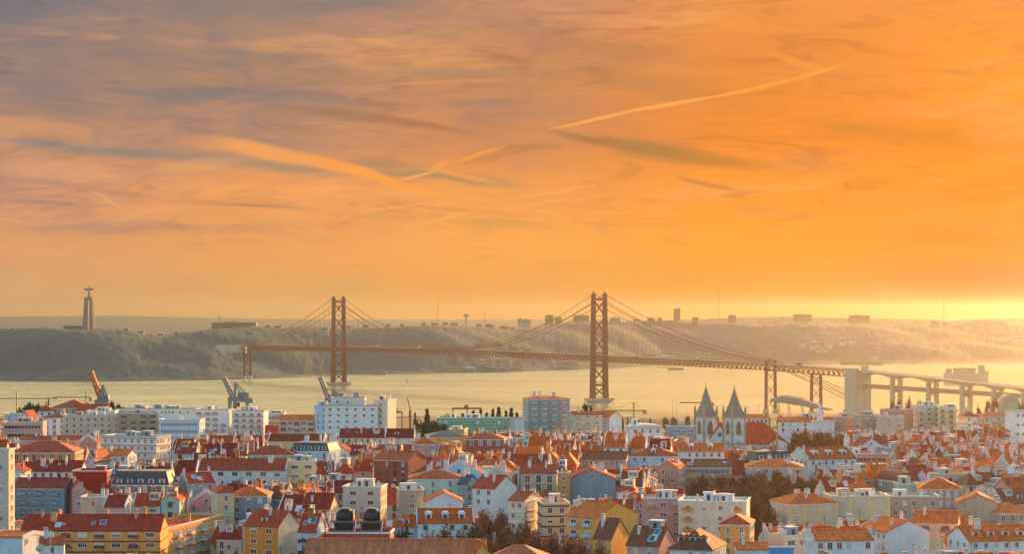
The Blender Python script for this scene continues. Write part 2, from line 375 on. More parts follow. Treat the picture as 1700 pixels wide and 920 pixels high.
# ------------------------------------------------------------------ terrain
GT = [(-200,150),(0,152),(60,146),(200,126),(330,108),(440,96),(520,84),(580,72),(640,73),(760,79),(860,80),(1000,78),(1100,74),(1260,70),(1400,62),(1600,50),(2000,22),(2400,8),(2700,4),(3190,3),(3230,2.4),(3300,-6),(3500,-6)]
def ground_z(x, y): return lerp_table(GT, y)+(1.5*noise.noise(Vector((x*.006, y*.006, 0))) if y < 2600 else 0)
def bankz(x, y):
    # the bank runs a little farther out towards the anchorage
    return ground_z(x, y-(130 if x > 480 else 130*max(0, (x-300)/180)))
def grid(name, xs, ys, zf, mat, kind, smooth=True):
    mb = MB(); nx = len(xs)
    mb.v = [(x, y, zf(x, y)) for y in ys for x in xs]
    mb.f = [(j*nx+i, j*nx+i+1, (j+1)*nx+i+1, (j+1)*nx+i) for j in range(len(ys)-1) for i in range(nx-1)]; mb.m = [0]*len(mb.f)
    o = mb.build(name, mat, None, smooth); tag(o, kind=kind); return o
surf('ground soil', (.16,.13,.10), .95, .35, (.03,.03,.03), 0)
ys = [-200+20*i for i in range(176)]
grid('ground', [-1500+25*i for i in range(121)], ys, lambda x, y: bankz(x, y), 'ground soil', 'structure')
SHORE = [(-1200,641),(-300,636),(0,633),(150,634),(350,632),(430,629),(520,625),(700,621),(850,618),(1000,613),(1100,607),(1250,606),(1500,605),(1700,602),(2400,598),(3200,596)]
CREST = [(-1200,540),(-300,544),(0,545),(60,542),(130,546),(200,545),(240,553),(270,556),(300,550),(340,546),(420,540),(470,543),(520,540),(570,543),(640,542),(720,538),(800,541),(850,546),(890,540),(960,533),(1050,532),(1120,530),(1200,527),(1300,524),(1420,527),(1520,529),(1580,531),(1640,528),(1700,528),(2400,527),(3200,530)]
def south_z(px, d):
    sy = CZ*F/(lerp_table(SHORE, px)-HY); rise = lerp_table([(0,480),(700,620),(1000,1000),(1700,1100)], px)
    dc = sy+rise; cz = CZ-(lerp_table(CREST, px)-HY)/F*dc-4
    x = PX(px, d); t = (d-sy)/rise
    big = noise.noise(Vector((x*.0022, d*.0022, 1.3)))*.5+noise.noise(Vector((x*.006, d*.006, 4.3)))*.28
    if t < 0: return -6+max(-.3, t)*5
    if t <= 1:
        s = min(1, max(0, t)); pr = (s*s*(3-2*s))
        pr = min(1, pr+big*s*(1-s)*2.0)
        z = 1.5+pr*(cz-1.5)
    else:
        u = (d-dc)/900
        z = cz-min(1, u)*16*max(0, 1+big) if u < 1 else cz-16*max(0, 1+big)
        far = CZ-(lerp_table([(-600,529),(0,525),(200,523),(350,527),(520,530),(700,530),(1000,531),(1700,532),(2400,530)], px)-HY)/F*14500
        w = min(1, max(0, (d-9500)/5000)); z = z*(1-w)+far*w*(1+.03*big)
        if d > 15000: z -= (d-15000)*.03
    k = min(1, max(0, t*9))*(1 if d < 9000 else .5)
    tr = noise.noise(Vector((x*.045, d*.03, 7)))*3.0+noise.noise(Vector((x*.12, d*.07, 2)))*2.4
    return z+k*tr
pxs = [-900+2.2*i for i in range(1660)]
rowt = [-.1,-.04,0,.004]+[.02+.028*i for i in range(36)]+[1.04,1.1,1.2,1.35,1.6,1.9,2.3,2.9,3.6,4.5,5.5,6.5]
mb = MB(); nx = len(pxs)
for t in rowt:
    for px in pxs:
        sy = CZ*F/(lerp_table(SHORE, px)-HY); rise = lerp_table([(0,480),(700,620),(1000,1000),(1700,1100)], px)
        d = sy+rise*t if t <= 2.3 else sy+rise*2.3+(t-2.3)/4.2*(16500-sy-rise*2.3)
        mb.v.append((PX(px, d), d, south_z(px, d)))
mb.f = [(j*nx+i, j*nx+i+1, (j+1)*nx+i+1, (j+1)*nx+i) for j in range(len(rowt)-1) for i in range(nx-1)]; mb.m = [0]*len(mb.f)
m, nt, b = newmat('wooded hill')
tcn = nt.nodes.new('ShaderNodeTexCoord')
n1 = nt.nodes.new('ShaderNodeTexNoise'); n1.inputs['Scale'].default_value = .035; n1.inputs['Detail'].default_value = 6; n1.inputs['Roughness'].default_value = .7
n2 = nt.nodes.new('ShaderNodeTexNoise'); n2.inputs['Scale'].default_value = .0045; n2.inputs['Detail'].default_value = 5; n2.inputs['Roughness'].default_value = .65
for n in (n1, n2): nt.links.new(tcn.outputs['Object'], n.inputs['Vector'])
c1 = nt.nodes.new('ShaderNodeValToRGB'); nt.links.new(n1.outputs[0], c1.inputs[0])
c1.color_ramp.elements[0].position = .35; c1.color_ramp.elements[0].color = (.004,.060,.095,1); c1.color_ramp.elements[1].position = .68; c1.color_ramp.elements[1].color = (.016,.110,.140,1)  # blue of the distant air put into the foliage colours
c2 = nt.nodes.new('ShaderNodeValToRGB'); nt.links.new(n2.outputs[0], c2.inputs[0])
c2.color_ramp.elements[0].position = .56; c2.color_ramp.elements[0].color = (0,0,0,1); c2.color_ramp.elements[1].position = .64; c2.color_ramp.elements[1].color = (.8,.8,.8,1)
mx = nt.nodes.new('ShaderNodeMix'); mx.data_type = 'RGBA'; nt.links.new(c2.outputs[0], mx.inputs[0]); nt.links.new(c1.outputs[0], mx.inputs[6]); mx.inputs[7].default_value = (.10,.13,.11,1)
nt.links.new(mx.outputs[2], b.inputs['Base Color']); b.inputs['Roughness'].default_value = .95; b.inputs['Specular IOR Level'].default_value = .1
M['wooded hill'] = m
tag(mb.build('hills', 'wooded hill', None, True), kind='structure')
# river
m, nt, b = newmat('river water')
b.inputs['Base Color'].default_value = (.22,.21,.16,1); b.inputs['Roughness'].default_value = .16; b.inputs['IOR'].default_value = 1.33
tcn = nt.nodes.new('ShaderNodeTexCoord'); mp = nt.nodes.new('ShaderNodeMapping'); mp.inputs['Scale'].default_value = (.16,.10,1)
nt.links.new(tcn.outputs['Object'], mp.inputs[0])
n1 = nt.nodes.new('ShaderNodeTexNoise'); n1.inputs['Scale'].default_value = 1; n1.inputs['Detail'].default_value = 6; nt.links.new(mp.outputs[0], n1.inputs['Vector'])
bp = nt.nodes.new('ShaderNodeBump'); bp.inputs['Distance'].default_value = 1.1; bp.inputs['Strength'].default_value = 1; nt.links.new(n1.outputs[0], bp.inputs['Height']); nt.links.new(bp.outputs[0], b.inputs['Normal'])
mp2 = nt.nodes.new('ShaderNodeMapping'); mp2.inputs['Scale'].default_value = (.0016,.009,1); mp2.inputs['Rotation'].default_value = (0,0,.12); nt.links.new(tcn.outputs['Object'], mp2.inputs[0])
n2 = nt.nodes.new('ShaderNodeTexNoise'); n2.inputs['Detail'].default_value = 4; n2.inputs['Scale'].default_value = 1; nt.links.new(mp2.outputs[0], n2.inputs['Vector'])
mr = nt.nodes.new('ShaderNodeMapRange'); nt.links.new(n2.outputs[0], mr.inputs[0]); mr.inputs[1].default_value = .35; mr.inputs[2].default_value = .65; mr.inputs[3].default_value = .17; mr.inputs[4].default_value = .22
nt.links.new(mr.outputs[0], b.inputs['Roughness'])
M['river water'] = m
mb = MB(); mb.quad([(-5000,3000,0),(6500,3000,0),(6500,9500,0),(-5000,9500,0)])
tag(mb.build('water', 'river water'), kind='structure')
# ------------------------------------------------------------------ suspension bridge
BD = Vector((.514, -.8578, 0)).normalized(); BN = Vector((.8578, .514, 0)).normalized()
BO = Vector((151, 3780, 0))
def bpt(s, n, z): 
    p = BO+BD*s+BN*n; return Vector((p.x, p.y, z))
def s_of(px): 
    k = (px-850)/F; return (k*3780-151)/(.514+.8578*k)
TOPZ = [(-1500,79),(-1013,84),(-500,85),(0,82),(483,77.5),(696,71.5)]
topz = lambda s: lerp_table(TOPZ, s)
DH = 11.0
br = thing('suspension_bridge', 'long red steel suspension bridge crossing the wide river below the hills', 'bridge', tuple(BO))
def bp_(s, n, z): return bpt(s, n, z)-BO
mb = MB()
S0, S1 = -1500, 676
ss = [S0+12*i for i in range(int((S1-S0)/12)+1)]
for a, b in zip(ss, ss[1:]):
    for z0, z1, wd in ((0, -1.6, 11),(-DH+1.0, -DH, 9.5)):
        p = [bp_(a,-wd,topz(a)+z0), bp_(b,-wd,topz(b)+z0), bp_(b,wd,topz(b)+z0), bp_(a,wd,topz(a)+z0)]
        q = [v+Vector((0,0,z1-z0)) for v in p]
        mb.quad(p[::-1]); mb.quad(q)
        for i in range(4):
            if i in (0, 2): mb.quad([p[i], p[(i+1)%4], q[(i+1)%4], q[i]])
mb.build('deck', 'bridge red', br)
mb = MB()
for k, (a, b) in enumerate(zip(ss, ss[1:])):
    for n in (-10.2, 10.2):
        za, zb = topz(a), topz(b); m_ = (a+b)/2; zm = topz(m_)
        mb.bar(bp_(a, n, za-DH+.5), bp_(m_, n, zm-1.2), .75); mb.bar(bp_(m_, n, zm-1.2), bp_(b, n, zb-DH+.5), .75)
        mb.bar(bp_(a, n, za-DH+.5), bp_(a, n, za-1), .6)
mb.build('truss', 'bridge red', br)
for n in (-11, 11):
    mb = MB()
    for a, b in zip(ss, ss[1:]): mb.bar(bp_(a, n, topz(a)+1.1), bp_(b, n, topz(b)+1.1), .3)
    mb.build('railing', 'bridge red', br)
SPREAD = 12.3
def tower(s):
    root = mb = MB(); zt = 186
    legs = []
    for sg in (-1, 1):
        mb = MB(); c0 = bp_(s, sg*(SPREAD+1.0), 7); c1 = bp_(s, sg*(SPREAD-.6), zt)
        for (za, wa, da) in ((0, 0, 0),):
            n = len(mb.v); 
            for c, w, dd in ((c0, 3.7, 4.6), (c1, 2.8, 3.4)):
                for u, v in ((-1,-1),(1,-1),(1,1),(-1,1)):
                    p = c+BN*(u*w)+BD*(-v*dd); mb.v.append(tuple(p))
            for f in ((0,3,2,1),(4,5,6,7),(0,1,5,4),(1,2,6,5),(2,3,7,6),(3,0,4,7)): mb.f.append(tuple(n+i for i in f)); mb.m.append(0)
        mb.bar(c1+Vector((0,0,0)), c1+Vector((0,0,2.6)), 8); mb.bar(c1+Vector((0,0,2.6)), c1+Vector((0,0,6)), 3.2)
        leg = mb.build('tower_leg', 'bridge red', br)
        for fz in (40, 60, 100, 120, 140, 160):
            pass
    mb = MB()
    def at(n, z): t = (z-7)/(zt-7); return bp_(s, n*(SPREAD+1-1.6*t), z)
    for z in (179, 64, 30): mb = MB(); mb.bar(at(-1, z), at(1, z), 3.6, 4); mb.build('portal_strut', 'bridge red', br)
    mb = None
    for z0, z1 in ((150,178),(118,149),(86,117.5),(35,62),(9,29)):
        mb = MB(); mb.bar(at(-1, z0), at(1, z1), 1.9); mb.bar(at(1, z0), at(-1, z1), 1.9); mb.bar(at(-1, z0), at(1, z0), 1.0); mb.build('cross_bracing', 'bridge red', br)
    mb = MB(); A = Matrix.Translation(bp_(s, 0, 0)) @ Matrix.Rotation(math.atan2(BN.y, BN.x), 4, 'Z')
    mb.box(-24, 24, -11, 11, 2.2, 7.2, 0, A); mb.box(-20, 20, -9, 9, -5, 2.2, 0, A)
    mb.build('tower_base', 'concrete', br)
for s in (0, -1013): tower(s)
# main cables: an upper and a lower one on each side
def parab(s0, z0, s1, z1, sag, n=28):
    return [(s0+(s1-s0)*t/n, z0+(z1-z0)*t/n-4*sag*(t/n)*(1-t/n)) for t in range(n+1)]
CAB = {}
for sg in (-1, 1):
    for nm, zt, lo, off in (('upper_cable', 189, 0, 11.6), ('lower_cable', 174, -3, 9.6)):
        mid = topz(-500)+3+lo
        pts = parab(-1013, zt, 0, zt, zt-mid)
        ra = parab(0, zt, 483, topz(483)+4+lo, 17)
        la = parab(-1013, zt, -1496, topz(-1496)+3+lo, 17)
        for p_ in (pts, ra, la):
            mb = MB(); mb.tube([bp_(s, sg*off, z) for s, z in p_], .5, 6); mb.build(nm, 'bridge red', br)
        if nm == 'upper_cable': CAB[sg] = (pts, ra, la)
        mb = MB(); mb.tube([bp_(483, sg*off, topz(483)+4+lo), bp_(590, sg*off, 55+lo), bp_(676, sg*off, 34+lo*2)], .5, 6); mb.build('anchor_cable', 'bridge red', br)
hs = []
for sg in (-1, 1):
    for p_ in CAB[sg]:
        s0, s1 = p_[0][0], p_[-1][0]; n = int(abs(s1-s0)/23)
        for i in range(1, n):
            s = s0+(s1-s0)*i/n; z = lerp_table(sorted(p_), s)
            if z-topz(s) > 3: hs.append((s, sg, z))
hs.sort(key=lambda h: -h[0])
hr = MB()
for i, (s, sg, z) in enumerate(hs):
    mb = MB() if i < 98 else hr
    for o_ in (-.6, .6): mb.bar(bp_(s+o_*2, sg*11.6, topz(s)), bp_(s+o_*2, sg*11.6, z), .16)
    if i < 98: mb.build('hanger', 'bridge red', br)
tag(hr.build('far_hangers', 'bridge red', br), kind='stuff')
def pier_tower(s, z0, w=9.2):
    zt = topz(s)-DH
    for sg in (-1, 1):
        mb = MB(); mb.bar(bp_(s, sg*w, z0), bp_(s, sg*w*.92, zt+(14 if s > 400 and s < 500 else 0)), 3.2, 3.6); mb.build('pier_leg', 'bridge red', br)
        mb = MB(); mb.box(-4, 4, -4, 4, -2, 5, 0, Matrix.Translation(bp_(s, sg*w, z0))); mb.build('pier_foot', 'concrete', br)
    mb = MB(); mb.bar(bp_(s, -w-2, zt), bp_(s, w+2, zt), 2.2, 3)
    if 400 < s < 500: mb.bar(bp_(s, -w, topz(s)+4), bp_(s, w, topz(s)+4), 1.2)
    n = 3; h = (zt-z0-4)/n
    for i in range(n):
        a, b = z0+4+i*h, z0+4+(i+1)*h
        mb.bar(bp_(s, -w, a), bp_(s, w, b), .8); mb.bar(bp_(s, w, a), bp_(s, -w, b), .8)
    mb.build('cross_bracing', 'bridge red', br)
pier_tower(483, 2); pier_tower(s_of(1355), 3); pier_tower(-1488, 4, 8)
# anchorages
mb = MB(); A = Matrix.Translation(bp_(690, 0, 0)) @ Matrix.Rotation(math.atan2(BN.y, BN.x), 4, 'Z')
mb.box(-15, 15, -12, 12, 0, topz(690)+.2, 0, A); mb.box(-17, 17, -13.5, 13.5, -2, 14, 0, A)
mb.box(-16, -8, -12.2, 12.2, topz(690)+.2, topz(690)+3, 0, A); mb.box(6, 12, -10, 0, topz(690)+.2, topz(690)+7, 0, A)
mb.build('anchorage', 'concrete', br)
mb = MB(); a0 = Vector((PX(357, 5080), 5080, 0)); 
def loc(v): return v-BO
pr = [(357,PZ(574,5080)),(378,PZ(574,5080)),(378,PZ(582,5080)),(370,PZ(590,5080))]
f0 = [loc(Vector((PX(p,5080),5080,z))) for p, z in pr]; f1 = [v+Vector((0,26,0)) for v in f0]
mb.quad(f0); mb.quad(f1[::-1])
for i in range(4): mb.quad([f0[i], f1[i], f1[(i+1)%4], f0[(i+1)%4]])
mb.box(PX(378,5080)-BO.x, PX(408,5080)-BO.x, 5070-BO.y, 5100-BO.y, 62, 79)
mb.build('anchorage', 'concrete', br)
# ------------------------------------------------------------------ concrete approach viaduct
vd = thing('approach_viaduct', 'pale concrete approach viaduct on paired columns running from the bridge towards the city', 'viaduct', tuple(bpt(700, 0, 0)))
VO = bpt(700, 0, 0)
def vp(s, n, z): return bpt(s, n, z)-VO
VTOP = [(696,71),(860,64),(1029,55.5),(1160,50),(1400,42)]
pl = [s_of(p) for p in (1488,1548,1604,1656,1706)]; pl = [706]+pl+[pl[-1]+85, pl[-1]+170]
mb = MB()
for a, b in zip(pl, pl[1:]):
    n = 14
    for i in range(n):
        t0, t1 = i/n, (i+1)/n; sa, sb = a+(b-a)*t0, a+(b-a)*t1
        h0, h1 = [2.4+4.6*(2*t-1)**2 for t in (t0, t1)]; za, zb = lerp_table(VTOP, sa), lerp_table(VTOP, sb)
        P = [vp(sa,-11,za), vp(sb,-11,zb), vp(sb,11,zb), vp(sa,11,za)]
        Q = [vp(sa,-7.5,za-h0), vp(sb,-7.5,zb-h1), vp(sb,7.5,zb-h1), vp(sa,7.5,za-h0)]
        mb.quad(P[::-1]); mb.quad(Q); mb.quad([P[0],P[1],Q[1],Q[0]]); mb.quad([P[2],P[3],Q[3],Q[2]])
    
mb.build('road_deck', 'concrete', vd)
mb = MB()
for a, b in zip(pl, pl[1:]):
    for n in (-11.2, 11.2): mb.bar(vp(a, n, lerp_table(VTOP, a)+.9), vp(b, n, lerp_table(VTOP, b)+.9), .5, .9)
mb.build('parapet', 'concrete', vd)
mb = MB()
RT = [(690,52.5),(1029,48),(1400,40)]
for i in range(20):
    a, b = 706+i*30, 736+i*30
    if b > pl[-1]: break
    P = [vp(a,-4.5,lerp_table(RT,a)), vp(b,-4.5,lerp_table(RT,b)), vp(b,4.5,lerp_table(RT,b)), vp(a,4.5,lerp_table(RT,a))]; Q = [v-Vector((0,0,6.4)) for v in P]
    mb.quad(P[::-1]); mb.quad(Q); mb.quad([P[0],P[1],Q[1],Q[0]]); mb.quad([P[2],P[3],Q[3],Q[2]])
surf('rail girder', (.40,.24,.15), .8, .1, (.1,.1,.1), 0)
mb.build('rail_deck', 'rail girder', vd)
for s in pl[1:]:
    for n in (-7.2, 7.2):
        mb = MB(); A = Matrix.Translation(vp(s, n, 0)) @ Matrix.Rotation(math.atan2(BN.y, BN.x), 4, 'Z')
        mb.box(-3.0, 3.0, -2.2, 2.2, -2, lerp_table(VTOP, s)-6.6, 0, A); mb.build('column', 'concrete', vd)
    mb = MB(); A = Matrix.Translation(vp(s, 0, 0)) @ Matrix.Rotation(math.atan2(BN.y, BN.x), 4, 'Z')
    mb.box(-4.2, 4.2, -1.6, 1.6, lerp_table(RT, s)-9.5, lerp_table(RT, s)-6.42, 0, A); mb.build('cross_beam', 'concrete', vd)
# vehicles on the deck: a few tiny lorries seen against the hills
vcols = {'white':'trim white','dark':'black metal','red':'crane red'}
for i, (s, n, cn) in enumerate([(-820,-5,'white'),(-640,-5,'white'),(-430,-5,'red'),(-250,-5,'white'),(120,-5,'white'),(300,-5,'white'),(560,-5,'dark')]):
    where = ['left of the far tower end of','beyond mid span of','at mid span of','short of the near tower on','just past the near tower on','between near tower and steel pier on','near the concrete anchorage of'][i]
    t = thing('lorry', cn+' lorry driving '+where+' the red bridge', 'lorry', tuple(bpt(s, n, topz(s)+.05)), math.atan2(BD.y, BD.x), 'lorries crossing the bridge')
    mb = MB(); mb.box(-5, 3.2, -1.25, 1.25, .9, 3.9); mb.build('cargo_box', vcols[cn], t)
    mb = MB(); mb.frustum(3.4,5.4,-1.2,1.2,.7,3.5,5.0,-1.15,1.15,3.0); mb.build('cab', 'crane grey', t)
    mb = MB()
    for x in (-3.6,-2.4,4.2):
        for y in (-1.1,1.1): mb.tube([(x,y-.15,.5),(x,y+.15,.5)],.5,8)
    mb.build('wheels', 'black metal', t)

# ------------------------------------------------------------------ hilltop monument
d = 5450; zb = PZ(548, d)
mo = thing('monument', 'tall concrete monument of four-legged gateway pedestal topped by figure with outstretched arms on hilltop', 'monument', (PX(147.5, d), d, zb))
H = 82
def leg(sx, sy):
    mb = MB()
    b0, b1 = 14.0, 10.0; wi = 4.2
    x0, x1 = (sx*b0, sx*(b0-10.0)); X0, X1 = (sx*b1, sx*(b1-7.2))
    y0, y1 = (sy*b0, sy*(b0-9.5)); Y0, Y1 = (sy*b1, sy*(b1-7.2))
    mb.frustum(min(x0,x1),max(x0,x1),min(y0,y1),max(y0,y1),-6,min(X0,X1),max(X0,X1),min(Y0,Y1),max(Y0,Y1),H-8)
    mb.build('pedestal_leg', 'statue stone', mo)
for sx in (-1, 1):
    for sy in (-1, 1): leg(sx, sy)
mb = MB(); mb.frustum(-10.2,10.2,-10.2,10.2,H-8,-9.2,9.2,-9.2,9.2,H-2); mb.frustum(-10.6,10.6,-10.6,10.6,H-2,-10.4,10.4,-10.4,10.4,H); mb.build('pedestal_top', 'statue stone', mo)
mb = MB(); mb.frustum(-18,18,-18,18,-8,-16,16,-16,16,-1); mb.build('plinth', 'statue stone', mo)
mb = MB()
def ring(z, rx, ry, cx=0, n=14, out=[]):
    b = len(mb.v)
    for k in range(n): a = 2*math.pi*k/n; mb.v.append((cx+rx*math.cos(a), ry*math.sin(a), z))
    return b
prev = None
for z, rx, ry in ((H,3.4,2.8),(H+4,2.9,2.4),(H+12,2.6,2.1),(H+17,2.8,2.1),(H+20,3.4,2.0),(H+22,3.2,1.8),(H+23,1.1,1.1),(H+24,1.0,1.0),(H+25,1.5,1.5),(H+26.6,1.6,1.6),(H+27.8,1.0,1.0),(H+28.1,.2,.2)):
    r = ring(z, rx, ry)
    if prev is not None:
        for k in range(14): mb.f.append((prev+k, prev+(k+1)%14, r+(k+1)%14, r+k)); mb.m.append(0)
    prev = r
for sg in (-1, 1):
    mb.tube([(sg*2.2,0,H+20.6),(sg*6,0,H+21.0),(sg*10.5,-.3,H+21.3),(sg*12.4,-.4,H+21.4),(sg*13.7,-.4,H+21.3)], [1.7,1.6,1.35,.75,.45], 8)
    mb.quad([(sg*3,0,H+19.6),(sg*10.5,0,H+20.2),(sg*10,0,H+17.4),(sg*4,0,H+15.5)] if sg > 0 else [(sg*4,0,H+15.5),(sg*10,0,H+17.4),(sg*10.5,0,H+20.2),(sg*3,0,H+19.6)])
mb.build('figure', 'statue stone', mo, True)

# ------------------------------------------------------------------ far shore buildings
surf('far wall warm', (.34,.17,.10), .9, .1, (.05,.05,.05), .2)
surf('far ridge wall', (.20,.13,.09), .9, .1, (.05,.05,.05), .2)
surf('far wall pale', (.42,.36,.28), .9, .1, (.05,.05,.05), .2)
def far_block(name, label, cat, pl_, pr_, pt, pb, d, mat, dep=25, group=None, floors=None, roofm='roof grey', steps=None):
    x0, x1 = PX(pl_, d), PX(pr_, d); zt, zb_ = PZ(pt, d), PZ(pb, d); w = x1-x0
    t = thing(name, label, cat, ((x0+x1)/2, d+dep/2, zb_), 0, group); h = zt-zb_
    mb = MB(); mb.box(-w/2, w/2, -dep/2, dep/2, -12, h); mb.build('wall', mat, t)
    mb = MB(); mb.box(-w/2-.4, w/2+.4, -dep/2-.4, dep/2+.4, h, h+1.0)
    if w > 20: mb.box(-w*.2, w*.1, -4, 4, h+1, h+3.5)
    mb.build('roof', roofm, t)
    nf = max(1, int(h/3.6)); mb = MB()
    for i in range(nf):
        z = h-2.4-i*3.4
        mb.box(-w*.45, w*.45, -dep/2-.15, -dep/2-.02, z-.7, z+.8)
    mb.build('window_bands', 'glass', t)
    return t
far_block('hilltop_convent','long low reddish building on the hilltop beside the tall monument','building',105,138,541,547,5560,'far wall warm',20)
t = far_block('factory','long low brown factory on the hill ridge with tall chimney','factory',351,425,536,546,5750,'far wall warm',40)
mb = MB(); w = PX(363,5750)-PX(388,5750); mb.tube([(w,0,0),(w,0,PZ(524,5750)-PZ(546,5750))],[2.2,1.7],10); mb.build('chimney','far wall pale',t)
far_block('apartment_tower','tall brown tower block standing alone on the right ridge','tower block',1119,1129.5,513,532,7300,'far wall warm',22)
for i, (a, b, c, e, l) in enumerate([(905,919,524,537,'squat brown block left of the near bridge tower top on the ridge'),(921,933,527,536,'low orange block beside the squat brown ridge block'),(952,978,524,534,'wide flat orange block on the ridge behind the bridge cable'),(860,866,529,538,'slim pale block on the ridge above mid span'),(866,881,531,538,'low pale block beside the slim ridge block'),(1012,1030,528,535,'long pale block just right of the near bridge tower')]):
    far_block('apartment_block', l, 'apartment block', a, b, c, e, 7000, 'far wall warm' if i in (0,1,2) else 'far wall pale', 25, 'blocks along the far ridge')
random.seed(5)
rb = [(700,7),(716,10),(735,8),(748,12),(790,9),(806,14),(828,16),(845,9),(575,8),(602,10),(640,9),(664,7),(1052,10),(1075,12),(1092,7),(1150,9),(1210,12),(1318,30),(1410,34),(455,12),(440,9),(205,8),(228,10),(262,9),(290,7)]
rb.sort()
for i, (p, w) in enumerate(rb):
    cr_ = lerp_table(CREST, p); hgt = random.uniform(1.0, 2.6)
    left_side = p < 500
    far_block('town_block', '%s block of the far ridge town, %s from the left along the skyline' % (['pale','warm brown'][i % 2], ['first','second','third','fourth','fifth','sixth','seventh','eighth','ninth','tenth','eleventh','twelfth','thirteenth','fourteenth','fifteenth','sixteenth','seventeenth','eighteenth','nineteenth','twentieth'][i] if i < 20 else str(i+1)+'th'), 'town block', p, p+w, cr_-hgt+(2 if left_side else -.5), cr_+3, 7200 if p > 550 else 6000, ['far ridge wall','far wall warm'][i % 2], 20, 'blocks of the town on the far ridge')
# water tower and masts
d = 7100; t = thing('water_tower', 'round topped water tower on the far ridge between the two bridge towers', 'water tower', (PX(774,d), d, PZ(537,d)))
mb = MB(); mb.tube([(0,0,-5),(0,0,20)],[4,3],12); mb.build('shaft','far wall pale',t)
mb = MB(); mb.lathe([(3,20),(9,24),(9.5,28),(6,30),(1,31)],16); mb.build('tank','far wall pale',t)
for p, tp, bt_, l in ((1193,466,528,'very thin tall antenna mast on the ridge right of the bridge tower'),(727,490,538,'thin antenna mast on the ridge left of the water tower'),(805,515,536,'short antenna mast on the ridge right of the water tower'),(1567,478,531,'thin antenna mast on the far right ridge')):
    d = 7200; t = thing('antenna_mast', l, 'mast', (PX(p,d), d, PZ(bt_,d))); h = PZ(tp,d)-PZ(bt_,d)
    mb = MB(); mb.tube([(0,0,-4),(0,0,h*.6),(0,0,h)],[.9,.6,.25],6); mb.build('mast_pole','bridge red',t)
    mb = MB(); [mb.bar((0,0,h*.6),(sx*h*.18,sy*h*.18,0),.15) for sx, sy in ((1,0),(-.5,.87),(-.5,-.87))]; mb.build('guy_wires','bridge red',t)
# houses and sheds on the slope and waterfront
fh = [(40,629,634,24,5000),(5,630,635,26,5000),(795,598,611,9,5760),(806,596,612,12,5760),(822,597,611,10,5760),(834,595,611,13,5760),(850,601,613,18,5790),(730,613,617,34,5650),(770,611,615,20,5680),(612,617,620,30,5450),(775,570,576,12,6000),(790,569,575,16,6000),(300,570,574,8,5500),(312,568,573,9,5500),(335,566,571,14,5500),(375,557,561,30,5600),(388,571,577,9,5500),(535,544,549,10,5700),(1328,562,570,10,6800),(1345,568,575,16,6800),(1370,566,573,12,6800),(1395,562,568,10,6800),(1412,560,566,9,6800),(1355,576,580,20,6700),(1090,592,597,30,6250),(930,602,606,30,5950),(1650,556,561,30,7000),(1680,560,565,20,7000),(1330,533,538,12,7100),(1545,534,539,14,7200),(1565,536,541,10,7200),(1600,538,543,12,7200),(1,545,550,12,5500),(16,547,552,10,5500)]
names = ['first','second','third','fourth','fifth','sixth','seventh','eighth','ninth','tenth','eleventh','twelfth','thirteenth','fourteenth','fifteenth','sixteenth','seventeenth','eighteenth','nineteenth','twentieth']
ordn = names+['twenty '+n for n in names[:9]]+['thirtieth']+['thirty '+n for n in names[:9]]+['fortieth']
fh.sort()
for i, (p, t0, b0, w, d) in enumerate(fh):
    hh = b0-t0
    side = 'far shore left of the bridge' if p < 560 else ('far shore between the bridge towers' if p < 985 else 'far shore right of the near tower')
    far_block('waterfront_shed' if b0 > 590 else 'hillside_house', ('white waterfront shed' if b0 > 590 else 'pale hillside house')+', the %s pale building from the left along the far shore' % ordn[i], 'shed' if b0 > 590 else 'hillside house', p, p+w, t0, b0, d, 'far wall pale', 14, 'pale buildings on the far shore', roofm='roof rust' if i % 3 else 'roof white')
# ships
def ship(name, label, pl_, pr_, pw, hull_t, sup, d, mat, supside=1):
    x0, x1 = PX(pl_, d), PX(pr_, d); L = x1-x0; t = thing(name, label, 'ship', ((x0+x1)/2, d, 0)); h = PZ(hull_t, d)
    mb = MB(); n = 12; B = L*.075
    prof = []
    for i in range(n+1):
        u = i/n; wd = B*min(1, (1-u)*5+.05)*min(1, u*9+.6); prof.append((-L/2+L*u, wd, h+(h*.25 if u > .9 else 0)))
    for (xa,wa,za),(xb,wb,zb_) in zip(prof, prof[1:]):
        mb.quad([(xa,-wa,za),(xb,-wb,zb_),(xb,wb,zb_),(xa,wa,za)]); mb.quad([(xa,-wa*.8,-1),(xb,-wb*.8,-1),(xb,-wb,zb_),(xa,-wa,za)]); mb.quad([(xa,wa,za),(xb,wb,zb_),(xb,wb*.8,-1),(xa,wa*.8,-1)])
    mb.quad([(-L/2,-B*.5,-1),(-L/2,-B*.6,h),(-L/2,B*.6,h),(-L/2,B*.5,-1)])
    if supside < 0: mb.v = [(-x, -y, z) for x, y, z in mb.v]
    mb.build('hull', mat, t)
    mb = MB(); s = -supside
    for a, b, z0, z1 in sup:
        xa, xb = sorted((s*L*a, s*L*b)); mb.box(xa, xb, -B*.8, B*.8, h+z0, h+z1)
    mb.build('superstructure', 'far wall pale', t)
    mb = MB(); [mb.bar((s*L*q,0,h),(s*L*q,0,h+hh),.7) for q, hh in ((.40,22),(-.1,9),(-.42,10))]; mb.build('ship_mast', 'ship hull', t)
    return t
ship('tanker','long low rust coloured tanker moored under the far shore left of the viaduct',1395,1466,0,600,[(.2,.42,0,8),(.25,.38,8,15)],6500,'ship hull',-1)
ship('cargo_ship','large cargo ship with deck load seen above the viaduct road',1567,1641,0,620,[(-.40,-.28,0,18),(-.2,.28,0,12),(.33,.45,0,10)],4800,'far wall pale',1)
ship('barge','small dark barge beneath the bridge deck right of the near tower',1108,1135,0,612,[(-.3,.2,0,2)],5900,'ship hull',1)
